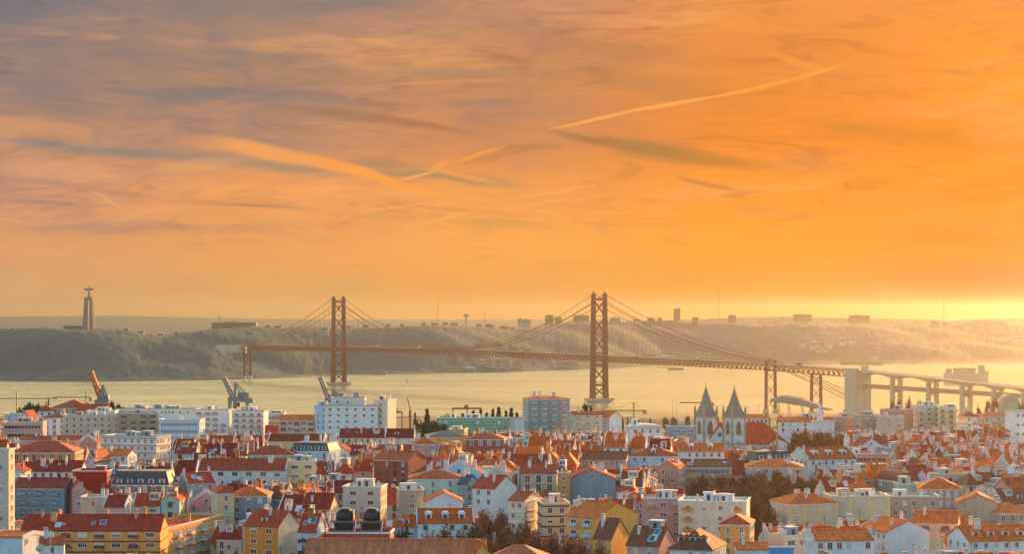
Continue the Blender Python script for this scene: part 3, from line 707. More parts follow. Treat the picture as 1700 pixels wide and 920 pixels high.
d = 4900; t = thing('sailing_boat','tiny white sailing boat on the water between the bridge towers','boat',(PX(676,d),d,0))
mb = MB(); mb.frustum(-4,4,-1,1,-.3,-5,5.5,-1.5,1.5,1.2); mb.build('hull','trim white',t)
mb = MB(); mb.quad([(-.1,0,2),(-4,0.3,2),(0,0.1,13)]); mb.bar((0,0,1),(0,0,14),.2); mb.build('sail','trim white',t)

# ------------------------------------------------------------------ harbour cranes (near bank)
def gantry(label, px0, base_py, d, boom, apex, deck, legs, mat, boom_mat, mast=None, spreader=False):
    ox, oz = PX(px0, d), 3.0
    t = thing('harbour_crane', label, 'crane', (ox, d, oz))
    P = lambda p, q, y=0: (PX(p, d)-ox, y, PZ(q, d)-oz)
    for sy in (-7, 7):
        for lp in legs:
            mb = MB(); a = P(lp[0], lp[1], sy); mb.bar((a[0]*1.0, sy*1.2, 0), a, 3.2); mb.build('leg', mat, t)
    mb = MB()
    a, b = P(*deck[0]), P(*deck[1])
    for sy in (-7, 7): mb.bar((a[0], sy, a[2]), (b[0], sy, b[2]), 3.2, 5)
    mb.bar((a[0],-7,a[2]),(a[0],7,a[2]),2); mb.bar((b[0],-7,b[2]),(b[0],7,b[2]),2)
    mb.build('girder', mat, t)
    mb = MB()
    a, b = Vector(P(*boom[0])), Vector(P(*boom[1])); dr = (b-a).normalized(); nn = Vector((dr.z, 0, -dr.x)); L = (b-a).length
    for sy in (-3.2, 3.2):
        for o_ in (-2.4, 2.4): mb.bar(a+nn*o_+Vector((0,sy,0)), b+nn*o_*.8+Vector((0,sy*.8,0)), 1.9)
        n = 9
        for i in range(n):
            s1_, s2_ = (2.2, -2.2) if i % 2 else (-2.2, 2.2)
            mb.bar(a+dr*(L*i/n)+nn*s1_+Vector((0,sy,0)), a+dr*(L*(i+1)/n)+nn*s2_+Vector((0,sy,0)), 1.5)
    mb.build('boom', boom_mat, t)
    mb = MB(); ap = Vector(P(*apex))
    for sy in (-6, 6):
        mb.bar((deck_x(P, deck, .22), sy, P(*deck[0])[2]), ap+Vector((0,sy*.3,0)), 2.0); mb.bar((deck_x(P, deck, .6), sy, P(*deck[0])[2]), ap+Vector((0,sy*.3,0)), 1.8)
        mb.bar(ap+Vector((0,sy*.3,0)), a+(b-a)*.5, .7); mb.bar(ap+Vector((0,sy*.3,0)), P(deck[1][0], deck[1][1], sy), .9)
    mb.build('stay_frame', mat, t)
    mb = MB(); c = Vector((deck_x(P, deck, .55), 0, P(*deck[0])[2])); mb.frustum(c.x-7,c.x+8,-4,4,c.z+1.5,c.x-5,c.x+7,-4,4,c.z+8); mb.build('machine_house', mat, t)
    if mast: mb = MB(); q = P(*mast); mb.bar((q[0],0,P(*deck[0])[2]), q, 3.4); mb.bar(q, (q[0],0,q[2]+2), 5.5); mb.build('mast_tower', mat, t)
    if spreader: mb = MB(); q = Vector(P(396, 672)); mb.frustum(q.x-3,q.x+3,-2,2,q.z-3,q.x-2,q.x+2,-2,2,q.z+3); mb.bar(q+Vector((0,0,3)),(q.x,0,P(*deck[0])[2]),.3); mb.build('spreader', 'crane red', t)
    return t
def deck_x(P, deck, k): return P(*deck[0])[0]*(1-k)+P(*deck[1])[0]*k
gantry('grey blue harbour crane with raised boom and long level girder, middle of three cranes', 395, 690, 2880, ((389,665),(372,627)), (391,635), ((381,662),(420,666)), [(382,662),(390,663),(411,664)], 'crane grey','crane grey',(411,655),True)
gantry('grey harbour crane with thick raised boom behind the white apartment tower', 552, 690, 2880, ((546,662),(531,626)), (555,648), ((540,665),(578,667)), [(541,665),(550,666),(572,666)], 'crane grey','crane grey',(568,656))
t = gantry('harbour crane with steeply raised red lattice boom, leftmost of the three cranes', 168, 690, 2880, ((168,664),(151,617)), (171,640), ((160,666),(181,668)), [(161,666),(169,667),(180,668)], 'crane grey','crane red')
# slender luffing crane and gantries
d = 2750; t = thing('derrick', 'slender leaning orange derrick right of the white apartment tower', 'crane', (PX(681,d),d,3))
mb = MB(); mb.bar((0,0,0),(0,0,PZ(682,d)-3),3.2); mb.build('pedestal','crane red',t); mb = MB(); mb.bar((0,0,PZ(682,d)-3),(PX(676,d)-PX(681,d),0,PZ(659,d)-3),1.1); mb.bar((2,0,PZ(682,d)-3),(PX(676,d)-PX(681,d),0,PZ(659,d)-3),.4); mb.build('jib','crane red',t)
def portal(label, pl_, pr_, pt, d, mat, z0=3, n=2):
    t = thing('gantry_crane', label, 'crane', (PX((pl_+pr_)/2,d), d, z0)); w = (PX(pr_,d)-PX(pl_,d))/2; h = PZ(pt,d)-z0
    mb = MB(); mb.box(-w,w,-1.5,1.5,h-2.2,h); mb.box(-w*.2,w*.1,-3,3,h,h+3); mb.build('girder', mat, t)
    for i in range(n):
        for sy in (-6, 6):
            x = -w*.96+2*w*.96*i/(n-1); mb = MB(); mb.bar((x,sy,0),(x,sy*.2,h-2),1.5); mb.build('leg', mat, t)
portal('long orange gantry crane behind the dark pines', 751, 800, 677, 2600, 'crane red', 3, 3)
portal('small red gantry crane between white apartment tower and pines', 654, 668, 683, 2500, 'crane red')
def tcrane(label, pm, pt, pl_, pr_, d, py_base=705):
    t = thing('tower_crane', label, 'crane', (PX(pm,d), d, ground_z(0,d))); z0 = ground_z(0,d); h = PZ(pt,d)-z0
    mb = MB(); mb.bar((0,0,0),(0,0,h+6),1.2); mb.build('tower_mast','crane yellow',t)
    a, b = PX(pl_,d)-PX(pm,d), PX(pr_,d)-PX(pm,d)
    mb = MB(); mb.bar((a,0,h),(b,0,h),1.0,1.1); mb.bar((a*.8,0,h+.6),(0,0,h+6),.2); mb.bar((b*.8,0,h+.6),(0,0,h+6),.2); mb.build('jib','crane yellow',t)
    e = b if abs(b) < abs(a) else a; mb = MB(); mb.box(e*.86-1.5,e*.86+1.5,-1,1,h-2.8,h-.6); mb.build('counterweight','crane yellow',t)
tcrane('yellow tower crane with long jib over rooftops at the left edge', 28, 662, -20, 96, 1800)
tcrane('yellow tower crane with thin jib right of the left edge crane', 143, 660, 88, 152, 1800)
tcrane('yellow tower crane with level jib right of the near bridge tower', 1052, 682, 1000, 1073, 1700)
tcrane('pale yellow tower crane partly hidden by the left church spire', 1176, 669, 1128, 1184, 1750)
# masts of yachts and lamp poles by the dock
for i, (p, tp) in enumerate(((1122,668),(1129,673),(1146,683),(1238,682),(1249,680),(1262,679),(1268,677))):
    d = 2950; t = thing('yacht', 'moored white yacht with tall bare mast by the docks, %s from the left' % names[i], 'boat', (PX(p,d),d+60+300*0,3.1), .4, 'yachts moored by the docks')
    mb = MB(); mb.frustum(-5,5,-1.2,1.2,-.2,-6,6.5,-1.7,1.7,1.2); mb.build('hull','trim white',t); mb = MB(); h = PZ(tp,d); mb.tube([(0,0,1),(0,0,h)],[.4,.25],5); mb.build('mast_pole','trim white',t)
# waterside hall with curved roof
d = 2880; t = thing('curved_canopy', 'white curved canopy roof on slanting posts under the bridge near the docks', 'canopy', (PX(1330,d),d,3))
mb = MB(); N = 18
rowsp = []
for i in range(N+1):
    u = i/N; p = 1281+u*100
    top = lerp_table([(0,662),(.14,657),(.3,657.5),(.5,661),(.7,668),(.9,677),(1,678.5)], u); thk = lerp_table([(0,5),(.15,11),(.35,13),(.6,11),(.85,4.5),(1,.5)], u)
    rowsp.append((PX(p,d)-PX(1330,d), PZ(top,d)-3, thk*d/F))
for (xa,za,ta),(xb,zb_,tb) in zip(rowsp, rowsp[1:]):
    ws = [(-16,-.9),(-10,-.25),(0,0),(10,-.25),(16,-.9)]
    for (wa, ka), (wb, kb) in zip(ws, ws[1:]):
        mb.quad([(xa,wa,za+ka*ta),(xb,wa,zb_+ka*tb),(xb,wb,zb_+kb*tb),(xa,wb,za+kb*ta)]); mb.quad([(xa,wa,za+ka*ta-.6-.1*ta),(xa,wb,za+kb*ta-.6-.1*ta),(xb,wb,zb_+kb*tb-.6-.1*tb),(xb,wa,zb_+ka*tb-.6-.1*tb)])
surf('canopy cloth', (.30,.23,.16), .9, .15, (.05,.05,.05), 0)
mb.build('roof_shell','canopy cloth',t,True)
for i in (2,5,9,13):
    for sy in (-8, 8): mb = MB(); x, z, tk = rowsp[i]; mb.bar((x+3,sy,0),(x,sy,z-.4*tk),.7); mb.build('post','crane grey',t)
# ------------------------------------------------------------------ building kit
ME = {}
def shared(key, fn, mats, smooth=False):
    if key not in ME:
        mb = MB(); fn(mb); ME[key] = mb.mesh(key if isinstance(key, str) else '_'.join(str(k) for k in key), mats, smooth)
    return ME[key]
def win_mesh(w, h, frame, style):
    """surround standing proud of the wall; style 1 adds the pane to the same mesh (small in the picture)"""
    def fn(mb):
        t, p = .16, .13
        mb.box(-w/2-t, w/2+t, -p, .02, h/2, h/2+t); mb.box(-w/2-t-.05, w/2+t+.05, -p-.1, .02, -h/2-t, -h/2)
        mb.box(-w/2-t, -w/2, -p, .02, -h/2, h/2); mb.box(w/2, w/2+t, -p, .02, -h/2, h/2)
        mb.box(-.05, .05, -.09, -.02, -h/2, h/2)
        if w > 2: mb.box(-w/4-.04, -w/4+.04, -.09, -.02, -h/2, h/2); mb.box(w/4-.04, w/4+.04, -.09, -.02, -h/2, h/2)
        if style != 'two': mb.quad([(-w/2,-.03,-h/2),(w/2,-.03,-h/2),(w/2,-.03,h/2),(-w/2,-.03,h/2)], 1)
    return fn
PANES = ['glass','glass','glass','glass','blind','half','shutter']
def pane_fn(w, h, k):
    def fn(mb):
        mb.quad([(-w/2,-.03,-h/2),(w/2,-.03,-h/2),(w/2,-.03,h/2),(-w/2,-.03,h/2)], 1 if k in ('blind','shutter') else 0)
        if k == 'half': mb.quad([(-w/2,-.06,0),(w/2,-.06,0),(w/2,-.06,h/2),(-w/2,-.06,h/2)], 1)
    return fn
WLIST = []   # windows to be tested for visibility
def add_window(par, x, y, z, rz, w, h, frame, near, k=None, name='window'):
    k = k or random.choice(PANES)
    pm = 'shutter' if k == 'shutter' else 'blind'
    if near:
        me = shared(('window', w, h, frame), win_mesh(w, h, frame, 'two'), [frame])
        o = put(name, me, par, (x, y, z), rz)
        p = put('pane', shared(('pane', w, h, k), pane_fn(w, h, k), ['glass', pm]), o); WLIST.append((o, p))
    else:
        km = 'glass' if k == 'half' else k
        me = shared(('window small', w, h, frame, km), win_mesh(w, h, frame, 'one'), [frame, km])
        o = put(name, me, par, (x, y, z), rz); WLIST.append((o,))
    return o
def facade(par, w, dp, h, side, style, near, frame, storeys, bal, wallm, pitch=3.1, top=0, lim=None, k=None):
    """fill one side of a building with windows / balconies; side: f front, l left, r right"""
    span = w if side == 'f' else dp
    rz = {'f':0, 'l':-math.pi/2, 'r':math.pi/2}[side]
    def P(u, out=0):
        return {'f':(u, -dp/2-out), 'l':(-w/2-out, -u), 'r':(w/2+out, u)}[side]
    if style in ('blank',): return
    ns = min(storeys, max(1, int((h-.8)/pitch)))
    if style == 'ribbon':
        for i in range(ns):
            z = h-1.7-i*pitch-top; x, y = P(0); L = round(span*.90, 1)
            def fn(mb, L=L):
                mb.box(-L/2-.15, L/2+.15, -.14, .02, .8, .95); mb.box(-L/2-.15, L/2+.15, -.2, .02, -.95, -.8)
                n = max(2, int(L/1.5))
                for j in range(n+1): a = -L/2+L*j/n; mb.box(a-.05, a+.05, -.1, .02, -.8, .8)
                mb.quad([(-L/2,-.03,-.8),(L/2,-.03,-.8),(L/2,-.03,.8),(-L/2,-.03,.8)], 1)
            WLIST.append((put('window_band', shared(('ribbon', L, frame, k or 'glass'), fn, [frame, k or 'glass']), par, (x, y, z), rz),))
        return
    sp = {'std':3.0, 'dense':2.3, 'sparse':4.4, 'tall':2.6, 'wide':3.9, 'arch':3.4}[style]
    vr = random.choice((.85, 1, 1.12))
    ww, wh = {'std':(1.15,1.55), 'dense':(1.0,1.5), 'sparse':(1.2,1.3), 'tall':(1.1,2.0), 'wide':(2.2,1.4), 'arch':(1.5,2.3)}[style]
    ww, wh = round(ww*vr, 2), round(wh*random.choice((.85, 1, 1.1)), 2); sp *= random.choice((.9, 1, 1.15))
    n = max(1, int((span-1.0)/sp))
    if lim: n = min(n, lim)
    for i in range(ns):
        for j in range(n):
            u = (j-(n-1)/2)*(span-1.0)/n; x, y = P(u); z = h-wh/2-.75-i*pitch-top
            if random.random() < .04 and style != 'arch': continue
            add_window(par, x, y, z, rz, ww, wh, frame, near, k)
            if bal and (j % bal[1] == 0):
                bw = min(span/n*.92, 2.8)
                def fb(mb, bw=round(bw,1)):
                    mb.box(-bw/2, bw/2, -1.1, .02, -.14, 0)
                    mb.box(-bw/2, bw/2, -1.1, -1.02, 0, .95, 1); mb.box(-bw/2, -bw/2+.07, -1.02, 0, 0, .95, 1); mb.box(bw/2-.07, bw/2, -1.02, 0, 0, .95, 1)
                WLIST.append((put('balcony', shared(('balcony', round(bw,1), bal[0]), fb, ['trim stone', bal[0]]), par, (x, y, z-wh/2-.3), rz),))
def chimney_fn(w, d_, h):
    def fn(mb):
        mb.box(-w/2, w/2, -d_/2, d_/2, -1.6, h); mb.box(-w/2-.12, w/2+.12, -d_/2-.12, d_/2+.12, h, h+.16); mb.box(-w/2+.1, w/2-.1, -d_/2+.1, d_/2-.1, h+.16, h+.45, 1)
        mb.box(-w/2-.05, w/2+.05, -d_/2-.05, d_/2+.05, h+.45, h+.58)
    return fn
def building(name, label, cat, x, y, yaw, w, dp, zt, rt='gx', rh=3.0, wall='white', roof='red', win='std', side='std', storeys=3, near=False, frame='trim white', bal=None,
             chim=2, dorm=0, skyl=0, party=0, cornice=True, group=None, bands=None, hut=0, zg=None, chm='chimney white', dwall=None, k=None, pitch=3.1, wtop=0, lim=None, arched=False, vis=None, aerial=0, room=0, annex=0, gw=None):
    zg = min(ground_z(x, y), ground_z(x, y)) if zg is None else zg
    h = zt-zg
    root = thing(name, label, cat, (x, y, zg), math.radians(yaw), group)
    wm = 'wall '+wall; a, b = w/2, dp/2
    yr = 'roof '+roof if roof in ROOFS else 'roof '+{'flat':'grey'}.get(roof, roof)
    mb = MB()
    if rt == 'gx': mb.extrude([(-b,-3),(b,-3),(b,h),(0,h+rh),(-b,h)], -a, a, 'x', 0, ((0,1,2,3,4),))
    elif rt == 'gy': mb.extrude([(-a,-3),(a,-3),(a,h),(0,h+rh),(-a,h)], -b, b, 'y', 0, ((0,1,2,3,4),))
    else: mb.box(-a, a, -b, b, -3, h)
    if rt == 'flat': 
        for q in ((-a,a,-b,-b+.3),(-a,a,b-.3,b),(-a,-a+.3,-b+.3,b-.3),(a-.3,a,-b+.3,b-.3)): mb.box(q[0],q[1],q[2],q[3],h,h+.9)
    mb.build('wall', wm, root)
    # roof
    mb = MB(); o, t = .45, .22; rm = yr
    if rt == 'gx':
        k1 = rh/b; ox = .3 if not party else -.05
        pr = [(-b-o, h-o*k1+.04), (0, h+rh+.04), (b+o, h-o*k1+.04), (b+o, h-o*k1+.04+t), (0, h+rh+.04+t), (-b-o, h-o*k1+.04+t)]
        mb.extrude(pr, -a-ox, a+ox, 'x', 0, ((0,1,4,5),(1,2,3,4))); mb.box(-a-ox, a+ox, -.18, .18, h+rh+t-.02, h+rh+t+.16, 0)
    elif rt == 'gy':
        k1 = rh/a; oy = .3 if not party else -.05
        pr = [(-a-o, h-o*k1+.04), (0, h+rh+.04), (a+o, h-o*k1+.04), (a+o, h-o*k1+.04+t), (0, h+rh+.04+t), (-a-o, h-o*k1+.04+t)]
        mb.extrude(pr, -b-oy, b+oy, 'y', 0, ((0,1,4,5),(1,2,3,4))); mb.box(-.18, .18, -b-oy, b+oy, h+rh+t-.02, h+rh+t+.16, 0); rm = yr+' y' if roof in ROOFS else yr
    elif rt in ('hip', 'pyr'):
        ins = min(a, b)*(1.0 if rt == 'hip' else 1.0); e = .06
        X = max(a-ins*1.0, e) if a >= b else e; Y = max(b-ins, e) if b > a else e
        mb.box(-a-o, a+o, -b-o, b+o, h+.02, h+.2); mb.frustum(-a-o, a+o, -b-o, b+o, h+.2, -X, X, -Y, Y, h+.2+rh)
    elif rt == 'mansard':
        mb.box(-a-.2, a+.2, -b-.2, b+.2, h+.02, h+.25); mb.frustum(-a-.1, a+.1, -b-.1, b+.1, h+.25, -a+1.2, a-1.2, -b+1.2, b-1.2, h+rh)
        mb.box(-a+1.1, a-1.1, -b+1.1, b-1.1, h+rh, h+rh+.2)
    elif rt == 'barrel':
        n = 12; pr = [(-a*math.cos(math.pi*i/n), h+.02+rh*math.sin(math.pi*i/n)) for i in range(n+1)]
        mb.extrude(pr, -b, b, 'y', 0, (tuple(range(n+1)),)); rm = yr+' y' if roof in ROOFS else yr
    else:
        mb.box(-a+.3, a-.3, -b+.3, b-.3, h-.1, h+.12)
    ro = mb.build('roof', rm, root)
    near_ = near
    def roof_z(u, v):
        if rt == 'gx': return h+rh*(1-abs(v)/b)+t
        if rt == 'gy': return h+rh*(1-abs(u)/a)+t
        if rt in ('hip','pyr'):
            m_ = min(a, b); return h+.2+rh*max(0, min(1, min((a-abs(u))/m_, (b-abs(v))/m_)))
        if rt == 'mansard': return h+rh+.2
        if rt == 'barrel': return h+rh*math.sqrt(max(0, 1-(u/a)**2))
        return h+.1
    for i in range(chim):
        if rt == 'gx': u, v = (random.uniform(-.8,.8)*a if i else -a*.55), random.choice((-1,1,-1))*b*random.uniform(.1,.55)
        elif rt == 'gy': u, v = random.choice((-1,1))*a*random.uniform(.3,.6), random.uniform(-.8,.7)*b
        else: u, v = random.uniform(-.6,.6)*a, random.uniform(-.6,.6)*b
        cw = random.choice((.7,1.1,1.7)); ch_ = random.choice((1.2,1.8,2.4))
        if party and rt == 'gx' and i < 2: u = (-1 if i else 1)*(a-.1); cw = .7
        put('chimney', shared(('chimney', cw, ch_, chm), chimney_fn(cw, .7, ch_), [chm, 'chimney clay']), ro, (u, v, roof_z(u, v)), random.choice((0, 0, math.pi/2)))
    for i in range(skyl):
        if rt not in ('gx','gy'): break
        sz = random.choice((.9, 1.4, 2.2))
        if rt == 'gx': u, v = random.uniform(-.75,.75)*a, -b*random.uniform(.25,.75); ang = (math.atan(rh/b), 0, 0)
        else: u, v = -a*random.uniform(.25,.75), random.uniform(-.75,.75)*b; ang = (0, -math.atan(rh/a), 0)
        def fs(mb, sz=sz): mb.box(-sz*.42, sz*.42, -sz*.6, sz*.6, -.1, .1); mb.box(-sz*.34, sz*.34, -sz*.5, sz*.5, .1, .13, 1)
        put('skylight', shared(('skylight', sz, i % 3 == 0), fs, ['trim white', 'blind' if i % 3 == 0 else 'glass blue']), ro, (u, v, roof_z(u, v)+.05), rot=ang)
    for i in range(dorm):
        dw = 1.9; dm = 'wall '+(dwall or 'white')
        def fd(mb, big=False):
            mb.box(-dw/2, dw/2, 0, 3.2, -.6, 1.35); mb.box(-.55, .55, -.04, 0, 0, 1.15, 1)
            if arched:
                n = 8; pr = [(-dw*.62*math.cos(math.pi*q/n), 1.35+.8*math.sin(math.pi*q/n)) for q in range(n+1)]
                mb.extrude(pr, -.25, 3.2, 'y', 0, (tuple(range(n+1)),))
            else:
                mb.extrude([(-dw/2-.2,1.35),(dw/2+.2,1.35),(0,2.15)], -.2, 3.4, 'y', 2, ((0,1,2),))
        me = shared(('dormer', dm, rm, arched), fd, [dm, 'glass', rm])
        if rt == 'gx': u, v = (i-(dorm-1)/2)*w/(dorm+.4), -b*.72
        elif rt in ('hip','pyr'): u, v = (i-(dorm-1)/2)*w*.7/(dorm+.2), -b*.72
        elif rt == 'mansard': u, v = (i-(dorm-1)/2)*w*.93/dorm, -b+.05
        else: u, v = (i-(dorm-1)/2)*2.6, -b*.3
        put('dormer', me, ro, (u, v, roof_z(u, v)-.2 if rt != 'mansard' else h+.75))
    if gw and rt == 'gx':
        for sg in (-1, 1):
            mb = MB(); x0, x1 = sorted((sg*a, sg*(a+.06))); mb.extrude([(-b,-3),(b,-3),(b,h),(0,h+rh),(-b,h)], x0, x1, 'x', 0, ((0,1,2,3,4),)); mb.build('gable_wall', 'wall '+gw, root)
    if party and rt in ('gx', 'gy'):
        for sg in ((-1, 1) if party == 2 else (1,) if party == 1 else (-1,)):
            mb = MB(); pw = .38; up = .55
            if rt == 'gx':
                pr = [(-b-.1,h-.6),(0,h+rh-.6),(b+.1,h-.6),(b+.1,h+up),(0,h+rh+up),(-b-.1,h+up)]; mb.extrude(pr, sg*a-pw/2, sg*a+pw/2, 'x', 0, ((0,1,4,5),(1,2,3,4)))
            else:
                pr = [(-a-.1,h-.6),(0,h+rh-.6),(a+.1,h-.6),(a+.1,h+up),(0,h+rh+up),(-a-.1,h+up)]; mb.extrude(pr, sg*b-pw/2, sg*b+pw/2, 'y', 0, ((0,1,4,5),(1,2,3,4)))
            mb.build('party_wall', 'chimney white', root)
    if cornice:
        mb = MB(); c = .22 if rt != 'flat' else .3; z1 = h-.02 if rt != 'flat' else h+.9; z0 = z1-.38
        if rt in ('gx',): mb.box(-a-.02, a+.02, -b-c, -b-.001, z0, z1); 
        elif rt == 'gy': mb.box(-a-c, -a-.001, -b, b, z0, z1); mb.box(a+.001, a+c, -b, b, z0, z1)
        else:
            for q in ((-a-c,a+c,-b-c,-b-.001),(-a-c,-a-.001,-b,b),(a+.001,a+c,-b,b)): mb.box(q[0],q[1],q[2],q[3],z0,z1+.03)
        mb.build('cornice', 'trim white' if wall not in ('white',) else 'trim stone', root)
    if bands:
        for i in range(min(storeys+1, int(h/pitch)+1)):
            z = h-.15-i*pitch; mb = MB(); 
            for q in ((-a-.25,a+.25,-b-.25,-b-.002),(-a-.25,-a-.002,-b,b),(a+.002,a+.25,-b,b)): mb.box(q[0],q[1],q[2],q[3],z-.28,z+.1)
            mb.build('string_course', bands, root)
    if aerial:
        u = random.uniform(-.6,.6)*a; z = roof_z(u, 0)
        def fa(mb):
            mb.bar((0,0,-.3),(0,0,3.4),.07)
            for q in (2.2,2.7,3.2): mb.bar((-.7,0,q),(.7,0,q),.05)
            mb.bar((0,-.6,2.9),(0,.6,2.9),.05)
        put('roof_aerial', shared('roof_aerial', fa, ['trim dark']), ro, (u, 0, z), random.random()*3)
    if room and rt in ('gx','gy','hip'):
        u = random.uniform(-.5,.5)*a; rw = random.uniform(2.0, 3.6); v0 = -b*random.uniform(.35,.8); zz = roof_z(u, v0)
        mb = MB(); mb.box(u-rw/2, u+rw/2, v0, v0+4.2, zz-1.5, zz+2.1); mb.box(u-rw/2-.2, u+rw/2+.2, v0-.2, v0+4.4, zz+2.1, zz+2.28, 1); mb.box(u-rw/2+.4, u+rw/2-.4, v0-.04, v0-.001, zz+.7, zz+1.8, 2); mb.box(u-.06,u+.06,v0-.07,v0-.04,zz+.7,zz+1.8)
        mb.build('roof_room', [random.choice(('wall white','wall cream',wm)), random.choice(('roof white','roof grey','roof rust')), 'glass blue'], ro)
    if annex:
        aw = w*random.uniform(.3,.6); u = random.uniform(-.5,.5)*(w-aw); ad = random.uniform(1.6,3.0); az_ = h-random.uniform(1.8,4)
        mb = MB(); mb.box(u-aw/2, u+aw/2, -b-ad, -b+.05, -3, az_); mb.box(u-aw/2-.1, u+aw/2+.1, -b-ad-.1, -b-ad+.08, az_, az_+.9, 1); mb.box(u-aw/2+.3, u+aw/2-.3, -b-ad-.04, -b-ad-.001, az_-2.1, az_-.8, 2)
        mb.build('annex', [random.choice(('wall white','wall cream','wall pink',wm)), 'trim white', 'glass'], root)
    for i in range(hut):
        hw = random.uniform(2.2, 4.5); hh = random.uniform(1.8, 2.8); u, v = random.uniform(-.7,.6)*(a-hw/2), random.uniform(-.4,.6)*(b-2)
        mb = MB(); mb.box(u-hw/2, u+hw/2, v-1.6, v+1.6, roof_z(u, v)-.4, roof_z(u, v)+hh); mb.box(u-hw/2-.2, u+hw/2+.2, v-1.8, v+1.8, roof_z(u, v)+hh, roof_z(u, v)+hh+.18, 1); mb.box(u-.5, u+.5, v-1.65, v-1.602, roof_z(u,v), roof_z(u,v)+hh-.5, 2)
        mb.build('rooftop_hut', [random.choice(('wall white', wm, 'wall blue grey')), 'roof white', 'glass'], root)
    # which sides face the camera
    ya = math.radians(yaw); to = Vector((-x, -y, 0)).normalized()
    nl = Vector((-math.cos(ya), -math.sin(ya), 0)); 
    facade(root, w, dp, h, 'f', win, near_, frame, storeys, bal, wm, pitch, wtop, lim, k)
    sd = side
    if nl.dot(to) > .05: facade(root, w, dp, h, 'l', sd, near_, frame, storeys, None, wm, pitch, wtop, None, k)
    elif nl.dot(to) < -.05: facade(root, w, dp, h, 'r', sd, near_, frame, storeys, None, wm, pitch, wtop, None, k)
    if rt == 'gy' and rh > 3 and win != 'ribbon': add_window(root, 0, -b, h+rh*.25, 0, 1.0, 1.2, frame, near_)
    return root
EAVE_D = [(655,1300),(668,1275),(680,1255),(695,1190),(710,1080),(730,960),(760,860),(800,760),(850,680),(880,640),(900,600),(930,560)]
HERO = []  # (root, short, px, py, rect corners, d, vis rect)
def rect_of(x, y, yaw, w, dp, pad=0):
    c, s = math.cos(math.radians(yaw)), math.sin(math.radians(yaw)); a, b = w/2+pad, dp/2+pad
    return [(x+u*c-v*s, y+u*s+v*c) for u, v in ((-a,-b),(a,-b),(a,b),(-a,b))]
def overlap(A, B):
    for R in (A, B):
        for i in range(2):
            ax = (R[i+1][0]-R[i][0], R[i+1][1]-R[i][1])
            pa = [p[0]*ax[0]+p[1]*ax[1] for p in A]; pb = [p[0]*ax[0]+p[1]*ax[1] for p in B]
            if max(pa) < min(pb) or max(pb) < min(pa): return False
    return True
def hero(short, label, cat, pl_, pr_, eave, ridge, bot, dd=None, yaw=0, dp=12, name=None, **k):
    d = dd or lerp_table(EAVE_D, eave); W_ = (pr_-pl_)/F*d
    th = abs(math.radians(yaw)); w = max(3.5, (W_-dp*math.sin(th))/math.cos(th))
    xc = PX((pl_+pr_)/2, d); rt = k.get('rt', 'gx')
    front = (dp*math.cos(th)+w*math.sin(th))/2
    yc = d+front; xc *= yc/d*.5+.5
    zt = PZ(eave, d)
    if rt in ('gx','hip','mansard','barrel','pyr'): rh = PZ(ridge, yc)-zt
    elif rt == 'gy': rh = PZ(ridge, d)-zt
    else: rh = 1
    k['rh'] = max(.8, rh)
    near = d < 900
    root = building(name or cat.replace(' ', '_'), label, cat, xc, yc, yaw, w, dp, zt, near=near, **k)
    HERO.append(dict(o=root, s=short, px=(pl_+pr_)/2, py=(min(eave, ridge)+bot)/2, R=rect_of(xc, yc, yaw, w, dp, .4), d=d, vis=(pl_, pr_, min(eave, ridge), bot), y=yc))
    return root
